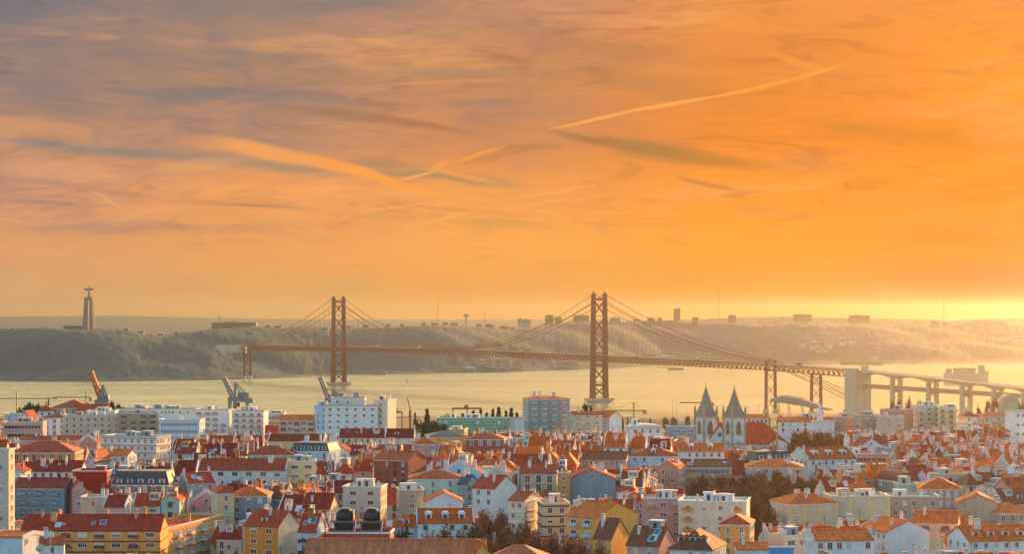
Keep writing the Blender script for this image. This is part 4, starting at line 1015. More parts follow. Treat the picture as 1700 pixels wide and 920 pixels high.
# ------------------------------------------------------------------ church
def church():
    d = 1195; zg = 70
    def P(px, py, dd=d): return (PX(px, dd), dd, PZ(py, dd))
    cx = PX(1195, d)
    root = thing('church', 'white church with twin grey spired stone towers and steep orange red roof', 'church', (cx, d, zg), 0)
    yaw = math.radians(28)
    c, s = math.cos(yaw), math.sin(yaw)
    surf('spire slate', (.34,.26,.22), .7, .2, (.5,.5,.5), .05); surf('church stone', (.56,.38,.24), .85, .25, (.8,.8,.3), .05)
    def T(px, dd): return Matrix.Translation((PX(px, dd)-cx, dd-d, 0)) @ Matrix.Rotation(yaw, 4, 'Z')
    for px, dd, tip, capy in ((1172, d+6, 633, 692), (1219, d, 636, 693)):
        A = T(px, dd); zt = PZ(capy, dd)-zg; ztip = PZ(tip, dd)-zg; w = 4.1
        mb = MB(); mb.box(-w, w, -w, w, -3, zt, 0, A); tw = mb.build('tower', 'wall white', root)
        mb = MB()
        for u in (-w, w):
            for v in (-w, w): mb.box(u-.5, u+.5, v-.5, v+.5, -3, zt+.6, 0, A)
        for zz in (zt-.5, zt-15): mb.box(-w-.35, w+.35, -w-.35, w+.35, zz, zz+.9, 0, A)
        mb.build('corner_stonework', 'church stone', tw)
        mb = MB()   # pointed belfry openings, two visible sides
        for q in (0, -math.pi/2):
            B = A @ Matrix.Rotation(q, 4, 'Z')
            pts = [(-1.4,-w-.12,zt-9.5),(1.4,-w-.12,zt-9.5),(1.4,-w-.12,zt-4.5),(.9,-w-.12,zt-3.1),(0,-w-.12,zt-2.2),(-.9,-w-.12,zt-3.1),(-1.4,-w-.12,zt-4.5)]
            mb.quad([B @ Vector(p) for p in pts])
            for u in (-1.6, 1.6): mb.box(u-.25, u+.25, -w-.3, -w-.01, zt-9.8, zt-4.3, 1, B)
            mb.bar(B @ Vector((-1.6,-w-.16,zt-4.4)), B @ Vector((0,-w-.16,zt-1.9)), .45, mi=1); mb.bar(B @ Vector((1.6,-w-.16,zt-4.4)), B @ Vector((0,-w-.16,zt-1.9)), .45, mi=1)
            mb.box(-1.2, 1.2, -w-.1, -w-.01, zt-26, zt-13, 1, B); mb.box(-.8, .8, -w-.14, -w-.1, zt-25, zt-14, 2, B)
        mb.build('belfry_opening', ['wall brown', 'church stone', 'wall pale blue'], tw)
        mb = MB(); n = len(mb.v); e = w+.3
        base = [A @ Vector(p) for p in ((-e,-e,zt+.4),(e,-e,zt+.4),(e,e,zt+.4),(-e,e,zt+.4))]; mid = [A @ Vector(p) for p in ((-e*.5,-e*.5,zt+7),(e*.5,-e*.5,zt+7),(e*.5,e*.5,zt+7),(-e*.5,e*.5,zt+7))]
        tip_ = A @ Vector((0,0,ztip-2.5))
        for i in range(4):
            j = (i+1) % 4; mb.quad([base[i], base[j], mid[j], mid[i]]); mb.quad([mid[i], mid[j], tip_])
        mb.quad(base[::-1]); sp = mb.build('spire', 'spire slate', tw)
        mb = MB(); mb.tube([tip_-Vector((0,0,1)), tip_+Vector((0,0,2.4))], [.22,.1], 5); mb.lathe([(.1,tip_.z+.0),(.55,tip_.z+.5),(.1,tip_.z+1.1)], 8, 0, tip_.x, tip_.y); mb.build('finial', 'church stone', tw)
        for u in (-w, w):
            for v in (-w, w):
                q = A @ Vector((u*1.05, v*1.05, zt)); mb = MB(); mb.box(q.x-.6,q.x+.6,q.y-.6,q.y+.6,zt-1,zt+2.8); mb.frustum(q.x-.75,q.x+.75,q.y-.75,q.y+.75,zt+2.8,q.x-.05,q.x+.05,q.y-.05,q.y+.05,zt+6.8); mb.build('pinnacle', 'church stone', tw)
    # nave runs back to the right, front gable between the towers
    A = Matrix.Translation((PX(1232, d+22)-cx, 22+4, 0)) @ Matrix.Rotation(yaw, 4, 'Z')
    A = Matrix.Translation((PX(1196, d+4)-cx, 4, 0)) @ Matrix.Rotation(yaw, 4, 'Z')
    # local y runs away from the facade; the body is turned so that its left... right flank shows
    yn = math.radians(9); B = Matrix.Translation((PX(1204, d+6)-cx, 8, 0)) @ Matrix.Rotation(yn, 4, 'Z')
    L = PX(1311, d+12)-PX(1204, d+6); dw = 17; he = PZ(739, d+4)-zg; hr = PZ(702, d+14)-zg
    mb = MB(); mb.box(0, L, 0, dw, -3, he, 0, B); nv = mb.build('nave', 'wall white', root)
    mb = MB(); e = .8
    q = [B @ Vector(v) for v in ((-1,-e,he-.2),(L+e,-e,he-.2),(L+e,dw+e,he-.2),(-1,dw+e,he-.2),(-1,dw/2,hr),(L-12,dw/2,hr))]
    mb.quad([q[0],q[1],q[5],q[4]]); mb.quad([q[1],q[2],q[5]]); mb.quad([q[2],q[3],q[4],q[5]]); mb.quad([q[3],q[0],q[4]]); mb.quad([q[3],q[2],q[1],q[0]])
    mb.build('nave_roof', 'roof rust', nv)
    mb = MB()
    for i in range(7):
        xx = 13+i*4.0; p = [(xx-.8,-.06,he-8),(xx+.8,-.06,he-8),(xx+.8,-.06,he-2.6),(xx,-.06,he-1.6),(xx-.8,-.06,he-2.6)]
        mb.quad([B @ Vector(v) for v in p]); mb.box(xx+1.6, xx+2.3, -1.2, -.01, -3, he-1.2, 1, B)
    mb.build('nave_windows', ['wall brown', 'church stone'], nv)
    # west gable between the towers with rose window
    A = Matrix.Translation((PX(1195, d)-cx, 1.5, 0)) @ Matrix.Rotation(yaw*.6, 4, 'Z')
    mb = MB(); hz = PZ(706, d)-zg; ez = PZ(730, d)-zg
    mb.quad([A @ Vector(v) for v in ((-6.5,0,-3),(6.5,0,-3),(6.5,0,ez),(0,0,hz),(-6.5,0,ez))]); mb.quad([A @ Vector(v) for v in ((6.5,1,-3),(-6.5,1,-3),(-6.5,1,ez),(0,1,hz),(6.5,1,ez))])
    g = mb.build('front_gable', 'wall white', root)
    mb = MB(); mb.bar(A @ Vector((-6.8,-.1,ez-.3)), A @ Vector((0,-.1,hz+.2)), .7); mb.bar(A @ Vector((6.8,-.1,ez-.3)), A @ Vector((0,-.1,hz+.2)), .7); mb.build('gable_coping', 'wall brick red', g)
    mb = MB(); pts = [A @ Vector((1.3*math.cos(t*math.pi/6), -.15, hz-5.5+1.3*math.sin(t*math.pi/6))) for t in range(12)]; mb.quad(pts); mb.build('rose_window', 'wall brown', g)
    # transept end with pointed window and turret
    A = Matrix.Translation((PX(1296, d-2)-cx, 6, 0)) @ Matrix.Rotation(math.radians(-2), 4, 'Z')
    mb = MB(); z1 = PZ(735, d)-zg
    mb.v += [tuple(A @ Vector(v)) for v in ((-4.5,0,-3),(4.5,0,-3),(4.5,0,z1-1),(0,0,z1+1),(-4.5,0,z1-1),(-4.5,12,-3),(4.5,12,-3),(4.5,12,z1-1),(0,12,z1+1),(-4.5,12,z1-1))]
    mb.f += [(0,1,2,3,4),(9,8,7,6,5),(1,6,7,2),(5,0,4,9),(2,7,8,3),(3,8,9,4)]; mb.m += [0,0,0,0,1,1]
    tr = mb.build('transept', ['wall white', 'roof orange'], root)
    mb = MB(); mb.quad([A @ Vector(v) for v in ((-1.8,-.1,z1-9),(1.8,-.1,z1-9),(1.8,-.1,z1-5.2),(0,-.1,z1-3.2),(-1.8,-.1,z1-5.2))]); mb.build('transept_window', 'wall brown', tr)
    mb = MB(); q = Vector((PX(1290, d-4)-cx, -4, 0)); mb.box(q.x-.9,q.x+.9,q.y-.9,q.y+.9,-3,z1-4); mb.frustum(q.x-1,q.x+1,q.y-1,q.y+1,z1-4,q.x-.05,q.x+.05,q.y-.05,q.y+.05,PZ(712,d)-zg); mb.build('turret', 'church stone', root)
    HERO.append(dict(o=root, s='the twin spired church', px=1225, py=715, R=rect_of(PX(1235,d+12), d+14, 0, 54, 34), d=d-6, vis=(1154,1314,645,747), y=d+10))
    HERO.append(dict(o=None, s='', px=1355, py=728, R=[(0,0),(1,0),(1,1),(0,1)], d=1118, vis=(1310,1402,713,743), y=1125))
church()
H = hero
# ------------------------------------------------------------------ upper skyline row, left to right
H('the pink office block','long salmon pink office block with two rows of ribbon windows at the left edge','office block',4,73,704,700,729,1090,4,14,rt='flat',wall='pink',win='ribbon',side='blank',storeys=2,pitch=4.2,hut=2,frame='trim white')
H('the blue terrace house','pale blue flat house above the pink office block','house',10,36,690,687,700,1190,0,10,rt='flat',wall='pale blue',win='std',storeys=1,chim=0)
H('the grey gabled house','grey green gable fronted house behind the pink office block','house',34,58,694,683,702,1180,-10,12,rt='gy',wall='grey',roof='dark red',win='blank',chim=0)
H('the white house with pyramid roof','small white house with pyramid roof and slim chimney under the umbrella pines','house',60,90,683,673,694,1240,8,11,rt='hip',wall='white',roof='rust',storeys=1,chim=1)
H('the great hipped hall','broad grey hall with huge shallow red hipped roof and arched windows on the skyline','hall',88,152,678,664,694,1250,0,22,rt='hip',wall='grey',roof='rust',win='arch',storeys=1,chim=1,k='glass blue')
H('the salmon gabled house','salmon house with wide red gable roof beside the great hipped hall','house',124,184,686,672,700,1235,-14,16,rt='gx',wall='salmon',roof='rust',win='std',storeys=2,chim=1)
H('the red roofed white villa','white villa with long red hipped roof and arched windows','villa',72,126,694,686,716,1170,0,14,rt='hip',wall='white',roof='rust',win='arch',side='std',storeys=3,k='glass blue')
H('the sawtooth block','pale blue flat topped block with jagged white roof edge','apartment block',145,192,685,678,695,1215,0,12,rt='flat',wall='pale blue',roof='white',win='dense',storeys=1,hut=4,chim=3)
H('the long grey flats','long grey and beige block of flats with three rows of windows','apartment block',104,202,692,690,722,1145,3,13,rt='flat',wall='beige',win='std',side='std',storeys=3,hut=2,k='glass')
H('the balconied flats','tan apartment block with deep dark balconies and blank end bays','apartment block',190,264,689,686,724,1135,10,14,rt='flat',wall='tan',win='wide',side='blank',storeys=3,bal=('wall tan',1),hut=1,k='glass',frame='trim brown')
H('the low skyline block','long low pale block on the skyline behind the tan balconied flats','apartment block',192,330,681,678,696,1260,0,12,rt='flat',wall='white',win='dense',storeys=1,hut=7,roof='grey')
H('the blue glass office','pale blue glazed office block with ribbon windows and sunlit cream end wall','office block',264,337,700,696,728,1120,-6,12,rt='flat',wall='pale blue',roof='white',win='ribbon',side='sparse',storeys=3,pitch=3.6,k='glass blue',hut=0)
H('the first white slab','tall white slab of flats with red balcony bands and sunlit end, first of the pair','apartment block',322,385,683,680,722,1175,-7,11,rt='flat',wall='white',win='wide',side='blank',storeys=4,bal=('wall pink',1),hut=2,frame='trim white')
H('the second white slab','tall white slab of flats with brown balcony bands and sunlit end, second of the pair','apartment block',385,443,685,683,722,1170,-7,11,rt='flat',wall='white',win='wide',side='blank',storeys=4,bal=('wall tan',1),hut=3)
H('the low bluish flats','low bluish flats behind the second white slab','apartment block',440,472,689,686,702,1210,0,12,rt='flat',wall='blue grey',win='ribbon',storeys=2,hut=3)
H('the olive flats','olive green flats with orange roof strip and ochre lift tower','apartment block',464,524,698,690,724,1120,0,13,rt='gx',wall='beige',roof='orange',win='wide',storeys=3,bal=('wall brick red',2),hut=0,chim=0)
H('the blue wing','pale blue stair wing on the left of the white apartment tower','apartment block',523,553,676,671,720,1120,0,12,rt='flat',wall='pale blue',win='dense',storeys=5,hut=1,k='glass blue')
H('the white apartment tower','large white apartment tower with stepped roof, water tank and aerials','apartment tower',540,628,676,666,716,1112,0,16,rt='flat',wall='white',win='sparse',storeys=4,hut=0,chim=0,k='glass')
H('the cream end tower','cream sunlit end of the white apartment tower with framed panels','apartment block',621,656,667,664,716,1114,-14,15,rt='flat',wall='cream',win='std',side='blank',storeys=5,hut=1,chim=2)
H('the stair penthouse','upper white stair penthouse on the white apartment tower','apartment block',550,606,663,660,677,1118,0,11,rt='flat',wall='white',win='sparse',storeys=2,chim=0)
H('the green office','long green panelled office block with pale frames and stepped roof huts','office block',725,846,697,690,716,1110,-3,13,rt='flat',wall='green',roof='white',win='std',side='blank',storeys=2,pitch=3.4,hut=4,frame='trim white')
H('the white annex','plain white annex right of the long green office block','office block',843,870,698,695,716,1115,-4,12,rt='flat',wall='white',win='blank',side='blank',hut=0,chim=0)
H('the tall green flats','tall apartment tower with green glazed balconies and red flat roof','apartment tower',868,946,663,658,714,1140,12,14,rt='hip',wall='blue grey',roof='rust',win='wide',side='wide',storeys=7,bal=('wall beige',1),k='glass blue',chim=4)
H('the cream balconied flats','cream flats with rows of pale balconies beneath the umbrella pine','apartment block',946,1000,690,684,716,1125,8,13,rt='gx',wall='cream',roof='rust',win='wide',side='std',storeys=3,bal=('wall cream',1),chim=3)
H('the white gable end flats','grey flats with small windows and bright white blank gable end','apartment block',990,1033,694,683,718,1125,-38,11,rt='gx',wall='grey',roof='orange',win='std',side='blank',storeys=4,chim=1,gw='white')
H('the round topped villa','white villa with rounded gable and low red roof among cypress trees','villa',1040,1100,711,704,724,1085,6,14,rt='barrel',wall='white',roof='white',win='std',storeys=1,hut=1,chim=0)
H('the blue glass box','blue grey glazed office box left of the church','office block',1107,1152,711,708,728,1100,6,12,rt='flat',wall='blue grey',roof='white',win='ribbon',side='blank',storeys=2,k='glass blue',chim=0)
H('the long pale mansion','long pale mansion with low orange roof behind the church','mansion',1224,1278,695,689,708,1250,-4,14,rt='gx',wall='cream',roof='orange',win='dense',storeys=2)
H('the arcaded block','long white block with stepped parapet and arches behind the round trees','school',1292,1384,701,694,722,1240,-6,14,rt='gx',wall='white',roof='orange',win='arch',storeys=2,hut=2)
H('the lilac wall block','plain lilac white block with blank side wall behind the round trees','apartment block',1350,1384,703,700,722,1220,0,12,rt='flat',wall='white',win='blank',hut=0,chim=0)
H('the far orange terrace','long low orange terrace with tiny windows right of the plain lilac block','terrace',1384,1425,695,690,716,1235,6,12,rt='flat',wall='salmon',win='dense',storeys=3,hut=1)
H('the beige balcony block','beige block with wide strip windows and recessed balconies below the anchorage','apartment block',1422,1462,692,688,716,1215,10,13,rt='flat',wall='tan',win='wide',side='std',storeys=3,bal=('wall tan',1),hut=2)
H('the pale cube flats','pale square flats with few small windows in front of the orange tower','apartment block',1459,1500,694,691,718,1180,8,12,rt='flat',wall='beige',win='sparse',side='sparse',storeys=3,hut=0)
H('the orange tower','tall plain orange apartment tower with brick side right of the anchorage','apartment tower',1462,1520,683,672,716,1210,-30,14,rt='flat',wall='salmon',win='sparse',side='blank',storeys=2,hut=2)
H('the white banded block','pale block with white strip fascia and terraces right of the orange tower','apartment block',1516,1562,676,672,716,1230,6,13,rt='flat',wall='cream',roof='white',win='wide',side='std',storeys=4,bal=('wall cream',1),hut=2)
H('the yellow corner flats','pale yellow flats with open corner balconies right of the white banded block','apartment block',1556,1596,679,676,714,1215,-16,13,rt='flat',wall='pale yellow',win='wide',side='std',storeys=4,bal=('wall salmon',1),hut=1)
H('the far brown hip roof','small house with brown hipped roof and two chimneys beside the yellow corner flats','house',1595,1624,692,684,700,1240,8,12,rt='hip',wall='white',roof='rust',chim=2,storeys=2)
H('the long far orange roof','long house with bright orange hipped roof near the right edge','house',1624,1674,692,684,704,1235,8,14,rt='hip',wall='beige',roof='orange',chim=3,storeys=2)
H('the lilac tower','pale lilac tower block with four rows of small dark windows at the right edge','tower block',1676,1712,686,683,736,1080,6,14,rt='flat',wall='white',win='dense',side='blank',storeys=4,pitch=4.6,k='shutter',chim=0)
# ------------------------------------------------------------------ middle of the city
H('the banded corner building','pale blue corner building with ochre string courses and rows of square windows','apartment building',167,278,728,722,768,940,-14,16,rt='flat',wall='white',roof='white',win='std',side='std',storeys=4,bands='trim ochre',hut=4,k='glass')
H('the arched yellow school','yellow school with arched windows under a very wide red roof','school',22,128,752,733,765,880,0,18,rt='hip',wall='ochre',roof='rust',win='arch',storeys=1,chim=1,k='glass blue')
H('the pink terrace roof','long narrow pink walled terrace behind the arched yellow school','terrace',36,136,731,725,738,980,0,10,rt='gx',wall='pink',roof='rust',win='blank',storeys=1,chim=2)
H('the white porch gable','salmon house with white edged gable and glazed arch','house',134,168,733,723,745,960,-8,10,rt='gy',wall='salmon',roof='dark red',win='std',storeys=1,party=3)
H('the left edge tower','tall cream apartment tower with projecting white balconies at the left edge','apartment tower',-34,19,751,745,905,655,-4,6,rt='flat',wall='beige',win='std',side='std',storeys=9,bal=('trim white',3),chim=0)
H('the grey gable wall','house with plain grey gable wall and small brown roof','house',146,176,765,749,775,865,-20,12,rt='gy',wall='grey',roof='rust',win='blank',storeys=1)
H('the neat white house','neat white house with bright orange red roof and small square windows','house',172,222,757,747,772,880,-10,11,rt='gx',wall='white',roof='orange',win='std',storeys=1,chim=1)
H('the scarlet wall','scarlet painted building with flat white skylights','building',123,184,786,782,802,800,-4,12,rt='flat',wall='red',roof='white',win='blank',storeys=1,hut=1,chim=0)
H('the dormered mansard','dark slate mansard with five boxy white dormers in a row','apartment building',188,287,806,782,817,745,-3,13,rt='mansard',wall='brown',roof='slate',win='std',storeys=1,dorm=5,chim=1,hut=0)
H('the long maroon roof','long house with maroon roof and dormer strip below the arched school','terrace',52,138,783,766,792,820,-2,12,rt='gx',wall='white',roof='dark red',win='std',storeys=1,chim=3,skyl=2)
H('the blue balcony house','house with deep maroon roof over four storeys of blue grey glazed balconies','apartment building',24,114,811,795,866,735,-3,14,rt='gx',wall='blue grey',roof='dark red',win='wide',side='blank',storeys=4,bal=('wall blue grey',1),k='glass blue',chim=1)
H('the pink side house','tall narrow house with pinkish white side wall and sloping red strip','house',100,142,812,800,845,735,24,12,rt='gy',wall='pink',roof='red',win='std',side='blank',storeys=2,party=1)
H('the grey green house','grey green house with two dark square windows and flat roof','house',137,178,830,827,857,700,0,11,rt='flat',wall='beige',roof='white',win='sparse',storeys=2,chim=1)
H('the lone maroon roof','dark maroon sloping roof on low grey walls behind the yellow corner block','house',174,214,843,824,852,695,-4,12,rt='gx',wall='grey',roof='dark red',win='blank',storeys=1,party=2,chim=0)
H('the long white terrace','long white terrace with three red roof sections divided by thick chimneys','terrace',330,478,781,763,802,785,-2,12,rt='gx',wall='white',roof='rust',win='wide',side='blank',storeys=2,party=2,chim=4)
H('the striped roof','red roof crossed by pale skylight strips beside the long white terrace','house',290,358,803,786,810,755,22,13,rt='gx',wall='grey',roof='red',win='std',storeys=1,skyl=6,party=2)
H('the narrow yellow house','tall pale yellow house with maroon roof and shuttered windows on the side street','house',344,390,820,806,872,705,18,13,rt='hip',wall='pale yellow',roof='rust',win='tall',side='tall',storeys=4,chim=2)
H('the orange pyramid roof','blue grey house with bright orange pyramid roof and brick chimney','house',384,446,824,808,850,715,0,14,rt='hip',wall='blue grey',roof='orange',win='std',storeys=3,chim=1,chm='chimney clay')
H('the pale yellow modern house','pale yellow cubic house with stepped terraces','house',472,526,770,763,792,790,6,12,rt='flat',wall='pale yellow',roof='white',win='wide',storeys=2,hut=2,chim=1)
H('the blue slate attic','pale blue building with slanting glazed slate attic','building',482,562,750,735,764,880,-14,14,rt='mansard',wall='pale blue',roof='slate',win='tall',side='std',storeys=1,dorm=5,dwall='pale blue')
H('the maroon long terrace','long cream terrace under dark maroon roof with many white chimneys','terrace',563,640,727,713,737,980,0,12,rt='gx',wall='cream',roof='dark red',win='std',storeys=1,chim=5,skyl=3,party=2)
H('the second maroon terrace','maroon roofed terrace with white box dormer below the white apartment tower','terrace',630,688,727,713,737,985,0,12,rt='gx',wall='white',roof='dark red',win='std',storeys=1,chim=2,dorm=1,party=2)
H('the west maroon terrace','yellowish terrace with maroon roof left of the blue slate attic','terrace',446,540,733,722,742,960,-2,12,rt='gx',wall='pale yellow',roof='dark red',win='blank',storeys=1,chim=2,party=2)
H('the brick red block','large brick red building with open red loggias and blank side wall','building',620,706,765,750,808,800,-22,16,rt='gx',wall='brick red',roof='rust',win='std',side='blank',storeys=3,chim=1,chm='chimney clay',frame='trim brown')
H('the green eaved house','house with maroon pyramid roofs above green painted eaves','house',412,488,756,741,768,870,0,13,rt='hip',wall='green',roof='rust',win='dense',storeys=1,chim=1)
H('the dark round roof','ochre walled building with low dark blue roof beside the dark grove','building',704,776,726,716,738,1000,6,16,rt='hip',wall='yellow',roof='slate',win='blank',storeys=1,chim=0)
H('the ochre studio','bright ochre cubic house right of the low dark blue roof','house',744,776,716,712,732,1015,-8,10,rt='flat',wall='yellow',win='sparse',storeys=1,hut=1,chim=0)
H('the pink arcade house','pink house with orange roofs, awning windows and white chimneys','house',682,726,738,727,757,930,8,13,rt='hip',wall='pink',roof='orange',win='wide',storeys=2,chim=2,k='glass blue')
H('the brick red arcade','brick pink house with red roof and round headed windows','house',774,842,730,719,752,950,-6,14,rt='hip',wall='brick red',roof='rust',win='arch',storeys=1,chim=2,chm='chimney clay',k='glass blue')
H('the curved eave building','teal building with sweeping curved maroon roof and tall shutters','apartment building',676,772,796,782,835,765,4,15,rt='hip',wall='mint',roof='rust',win='tall',side='std',storeys=3,chim=3)
H('the slate townhouse','dark slate blue townhouse with tall windows beside the curved eave building','townhouse',764,790,806,790,842,760,-20,12,rt='gx',wall='blue grey',roof='slate',win='tall',storeys=3,frame='trim dark')
H('the big white gable','big white blank gable with low white wing stepping down to the street','house',784,858,812,790,846,745,-32,14,rt='gx',wall='white',roof='rust',win='std',side='blank',storeys=2,chim=2)
H('the olive window block','olive flats with square windows and white glazed balconies at the corner','apartment block',570,640,813,808,858,715,-6,13,rt='flat',wall='beige',roof='white',win='wide',side='std',storeys=4,hut=2,chim=1,k='glass blue')
H('the tan narrow flats','tan narrow flats with turquoise stair window beside the pale blue gable','apartment block',656,704,818,808,860,705,8,12,rt='flat',wall='tan',win='sparse',side='std',storeys=4,hut=1,chim=3)
H('the pale blue gable','house with broad pale blue blank gable and orange roof edge','house',702,769,834,819,852,690,4,13,rt='gy',wall='pale blue',roof='orange',win='blank',storeys=1,chim=0)
H('the seven window house','white house with orange roof, two arched dormers and seven stone framed windows','house',688,787,869,846,898,640,4,13,rt='gx',wall='white',roof='orange',win='std',side='blank',storeys=2,dorm=3,arched=True,frame='trim stone',party=2,pitch=3.6,chim=0,lim=7,k='glass')
H('the small orange annex','low blue grey house with orange roof and white dormer beside the seven window house','house',656,694,876,858,898,640,0,11,rt='gx',wall='blue grey',roof='orange',win='tall',storeys=1,skyl=2,dorm=1,chim=0)
H('the yellow corner block','large yellow ochre block with long red roof, square chimneys and dark string course','apartment block',40,270,881,856,925,640,0,15,rt='gx',wall='yellow',roof='red',win='wide',side='blank',storeys=3,bal=('trim brown',2),bands='trim brown',chim=7,chm='chimney ochre',skyl=4)
H('the orange street house','bright orange house with pale gable end and glazed balconies','house',405,492,876,849,925,640,-24,12,rt='gx',wall='orange',roof='rust',win='wide',side='blank',storeys=3,dorm=1,chim=2,frame='trim white',gw='cream')
H('the satellite dish house','white house with orange roof strips and satellite dish in the bottom left corner','house',-12,62,893,885,925,600,-16,12,rt='gx',wall='white',roof='orange',win='blank',storeys=1,party=2,chim=0)
H('the mint stair house','small white house with orange roof below the yellow corner block','house',60,108,905,893,925,590,10,9,rt='gx',wall='white',roof='rust',win='std',storeys=1,chim=1)
H('the cream banded corner','cream corner building with blue string courses and four rows of brown shuttered windows','apartment building',844,898,833,818,890,668,-20,15,rt='gx',wall='cream',roof='rust',win='dense',side='blank',storeys=4,chim=2,k='shutter',bands='trim white',skyl=0)
H('the rounded corner bay','yellow rounded corner bay with dark blue string courses','apartment building',893,945,840,830,892,664,6,13,rt='flat',wall='pale yellow',win='std',side='std',storeys=4,bands='trim dark',chim=2,hut=1)
H('the sunlit yellow gable','house with great sunlit yellow gable wall and orange roof','house',938,1064,862,834,905,640,-38,22,rt='gx',wall='yellow',roof='orange',win='wide',side='blank',storeys=3,chim=3,bal=('wall pale blue',1),chm='chimney ochre')
H('the yellow bottom terrace','yellow terrace with white cornice and brown roof at the bottom edge','terrace',985,1046,896,862,925,590,-22,14,rt='gx',wall='yellow',roof='brown',win='tall',side='blank',storeys=2,chim=1,frame='trim stone')
H('the pink bottom terrace','pink terrace with brown roof and glazed roof room at the bottom edge','terrace',1040,1125,908,876,930,585,-22,14,rt='gx',wall='pink',roof='brown',win='tall',side='blank',storeys=2,chim=1,skyl=3,hut=1)
H('the brown dormer roof','broad brown roof with rows of triangular dormers at the bottom edge','house',1110,1212,915,880,935,580,-18,17,rt='hip',wall='white',roof='brown',win='std',storeys=1,dorm=5,chim=0)
H('the rose pink house','rose pink house with salmon balconies and round white roof terrace','apartment building',1065,1140,832,822,884,680,-4,13,rt='flat',wall='pink',roof='white',win='wide',side='std',storeys=4,bal=('wall salmon',2),hut=3,chim=2)
H('the pale lime block','large pale lime block with orange panels, brick parapet and flat white roofs','apartment block',1125,1252,838,826,897,660,-10,16,rt='flat',wall='cream',roof='white',win='sparse',side='blank',storeys=4,hut=4,bands=None,chim=4,bal=('wall orange',3))
H('the yellow roofed house','yellow house with little red hipped roof over blue painted lower floors','house',1194,1258,872,855,925,625,-12,13,rt='hip',wall='yellow',roof='rust',win='std',side='std',storeys=4,chim=1,k='glass blue')
H('the golden hip house','golden yellow house with orange hipped roof and white side balconies','house',1284,1392,838,818,872,690,16,15,rt='hip',wall='pale yellow',roof='orange',win='sparse',side='std',storeys=3,chim=4,k='blind')
H('the white tanked block','pale yellow flats with cluster of white rooftop huts and chimneys','apartment block',1374,1476,829,816,862,700,4,15,rt='flat',wall='pale yellow',roof='white',win='wide',side='std',storeys=3,hut=5,chim=5,k='blind')
H('the blue grey gable house','big blue grey gable fronted house left of the brown narrow tower house','house',944,1021,795,780,827,775,0,15,rt='gy',wall='blue grey',roof='red',win='blank',side='std',storeys=2,chim=2)
H('the arched loggia building','cream building with arched parapet and two arched loggias','building',864,928,787,773,817,795,-4,13,rt='gx',wall='beige',roof='rust',win='arch',side='blank',storeys=2,chim=2,arched=True)
H('the brown narrow house','narrow brown tower house with three small windows','house',926,946,789,785,840,770,0,10,rt='flat',wall='ochre',win='sparse',storeys=4,chim=1)
H('the pale blue palace','pale blue palace with ornate central gable and red roof with skylight','palace',1044,1128,758,744,778,900,-4,16,rt='hip',wall='pale blue',roof='rust',win='std',side='std',storeys=2,dorm=1,dwall='pale blue',arched=True,chim=2)
H('the vermilion house','vermilion red house with orange roof and blue glazed side','house',1090,1142,778,766,808,800,-18,12,rt='gy',wall='salmon',roof='orange',win='std',side='std',storeys=3,chim=1)
H('the long brown roof','long pink terrace with mottled brown roof and blue windows','terrace',966,1046,764,751,778,880,-8,14,rt='gx',wall='pink',roof='brown',win='dense',storeys=2,chim=0,k='glass blue')
H('the yellow framed house','grey gabled house with bright yellow framed glazed front','house',1130,1218,776,764,803,810,-4,13,rt='gx',wall='yellow',roof='brown',win='ribbon',side='blank',storeys=3,chim=1,skyl=2,k='glass blue',gw='grey')
H('the scroll dormer house','white house with two ornate scrolled dormers left of the church','house',1124,1206,750,737,764,900,-6,14,rt='gx',wall='white',roof='orange',win='std',storeys=1,dorm=2,arched=True,chim=3)
H('the grey hip house','grey white building with broad orange hipped roof above the autumn trees','apartment building',1236,1338,777,763,797,830,-6,16,rt='hip',wall='grey',roof='orange',win='std',side='std',storeys=3,chim=2)
H('the round dormer roof','great orange roof with pale round headed dormers right of the church','building',1316,1424,763,744,778,860,20,16,rt='gx',wall='white',roof='orange',win='std',storeys=1,dorm=3,arched=True,party=2,chim=2)
H('the long brown attic','long low building with dark brown glazed attic strip','building',1400,1472,757,750,769,880,2,14,rt='flat',wall='pink',roof='grey',win='ribbon',storeys=1,hut=1,k='shutter')
H('the barrel roof','barrel vaulted brown roof with paired white skylights','building',1464,1526,801,782,812,770,24,15,rt='barrel',wall='tan',roof='brown',win='dense',storeys=1,chim=0)
H('the coral hip house','coral red house with wide orange hipped roof and tall white windows','house',1524,1600,813,793,850,740,-6,15,rt='hip',wall='salmon',roof='orange',win='tall',side='std',storeys=3,chim=1,k='blind',frame='trim white')
H('the pale green house','small pale green house between orange roofs','house',1490,1524,808,804,826,755,0,10,rt='flat',wall='mint',win='blank',hut=1,chim=1)
H('the tan gable house','house with broad tan gable wall and orange roof','house',1588,1664,836,822,850,705,-10,13,rt='gy',wall='tan',roof='orange',win='blank',storeys=1,chim=1)
H('the beige terrace block','beige block with small recessed windows and white upper terrace','apartment block',1474,1560,829,822,868,715,-4,13,rt='flat',wall='tan',roof='white',win='std',side='std',storeys=3,hut=1,chim=2)
H('the grey white gable','long house with great grey white gable wall and orange roof','house',1438,1542,885,868,917,630,18,17,rt='gy',wall='white',roof='orange',win='blank',side='std',storeys=2,chim=3,party=1)
H('the brown balcony house','house with brown roof and stacked brown verandas','house',1516,1604,870,850,890,660,-16,13,rt='gx',wall='pale yellow',roof='orange',win='wide',side='wide',storeys=3,bal=('wall brown',1),chim=1,k='shutter')
H('the lilac gable house','long orange brown roof with row of dormers and lilac white gable end','house',1584,1716,899,874,915,615,12,15,rt='gx',wall='white',roof='orange',win='std',side='sparse',storeys=2,dorm=4,chim=2)
H('the corner orange roof','house with large tan orange roof at the right edge','house',1642,1716,853,836,872,700,6,16,rt='hip',wall='tan',roof='orange',win='std',storeys=2,chim=1)
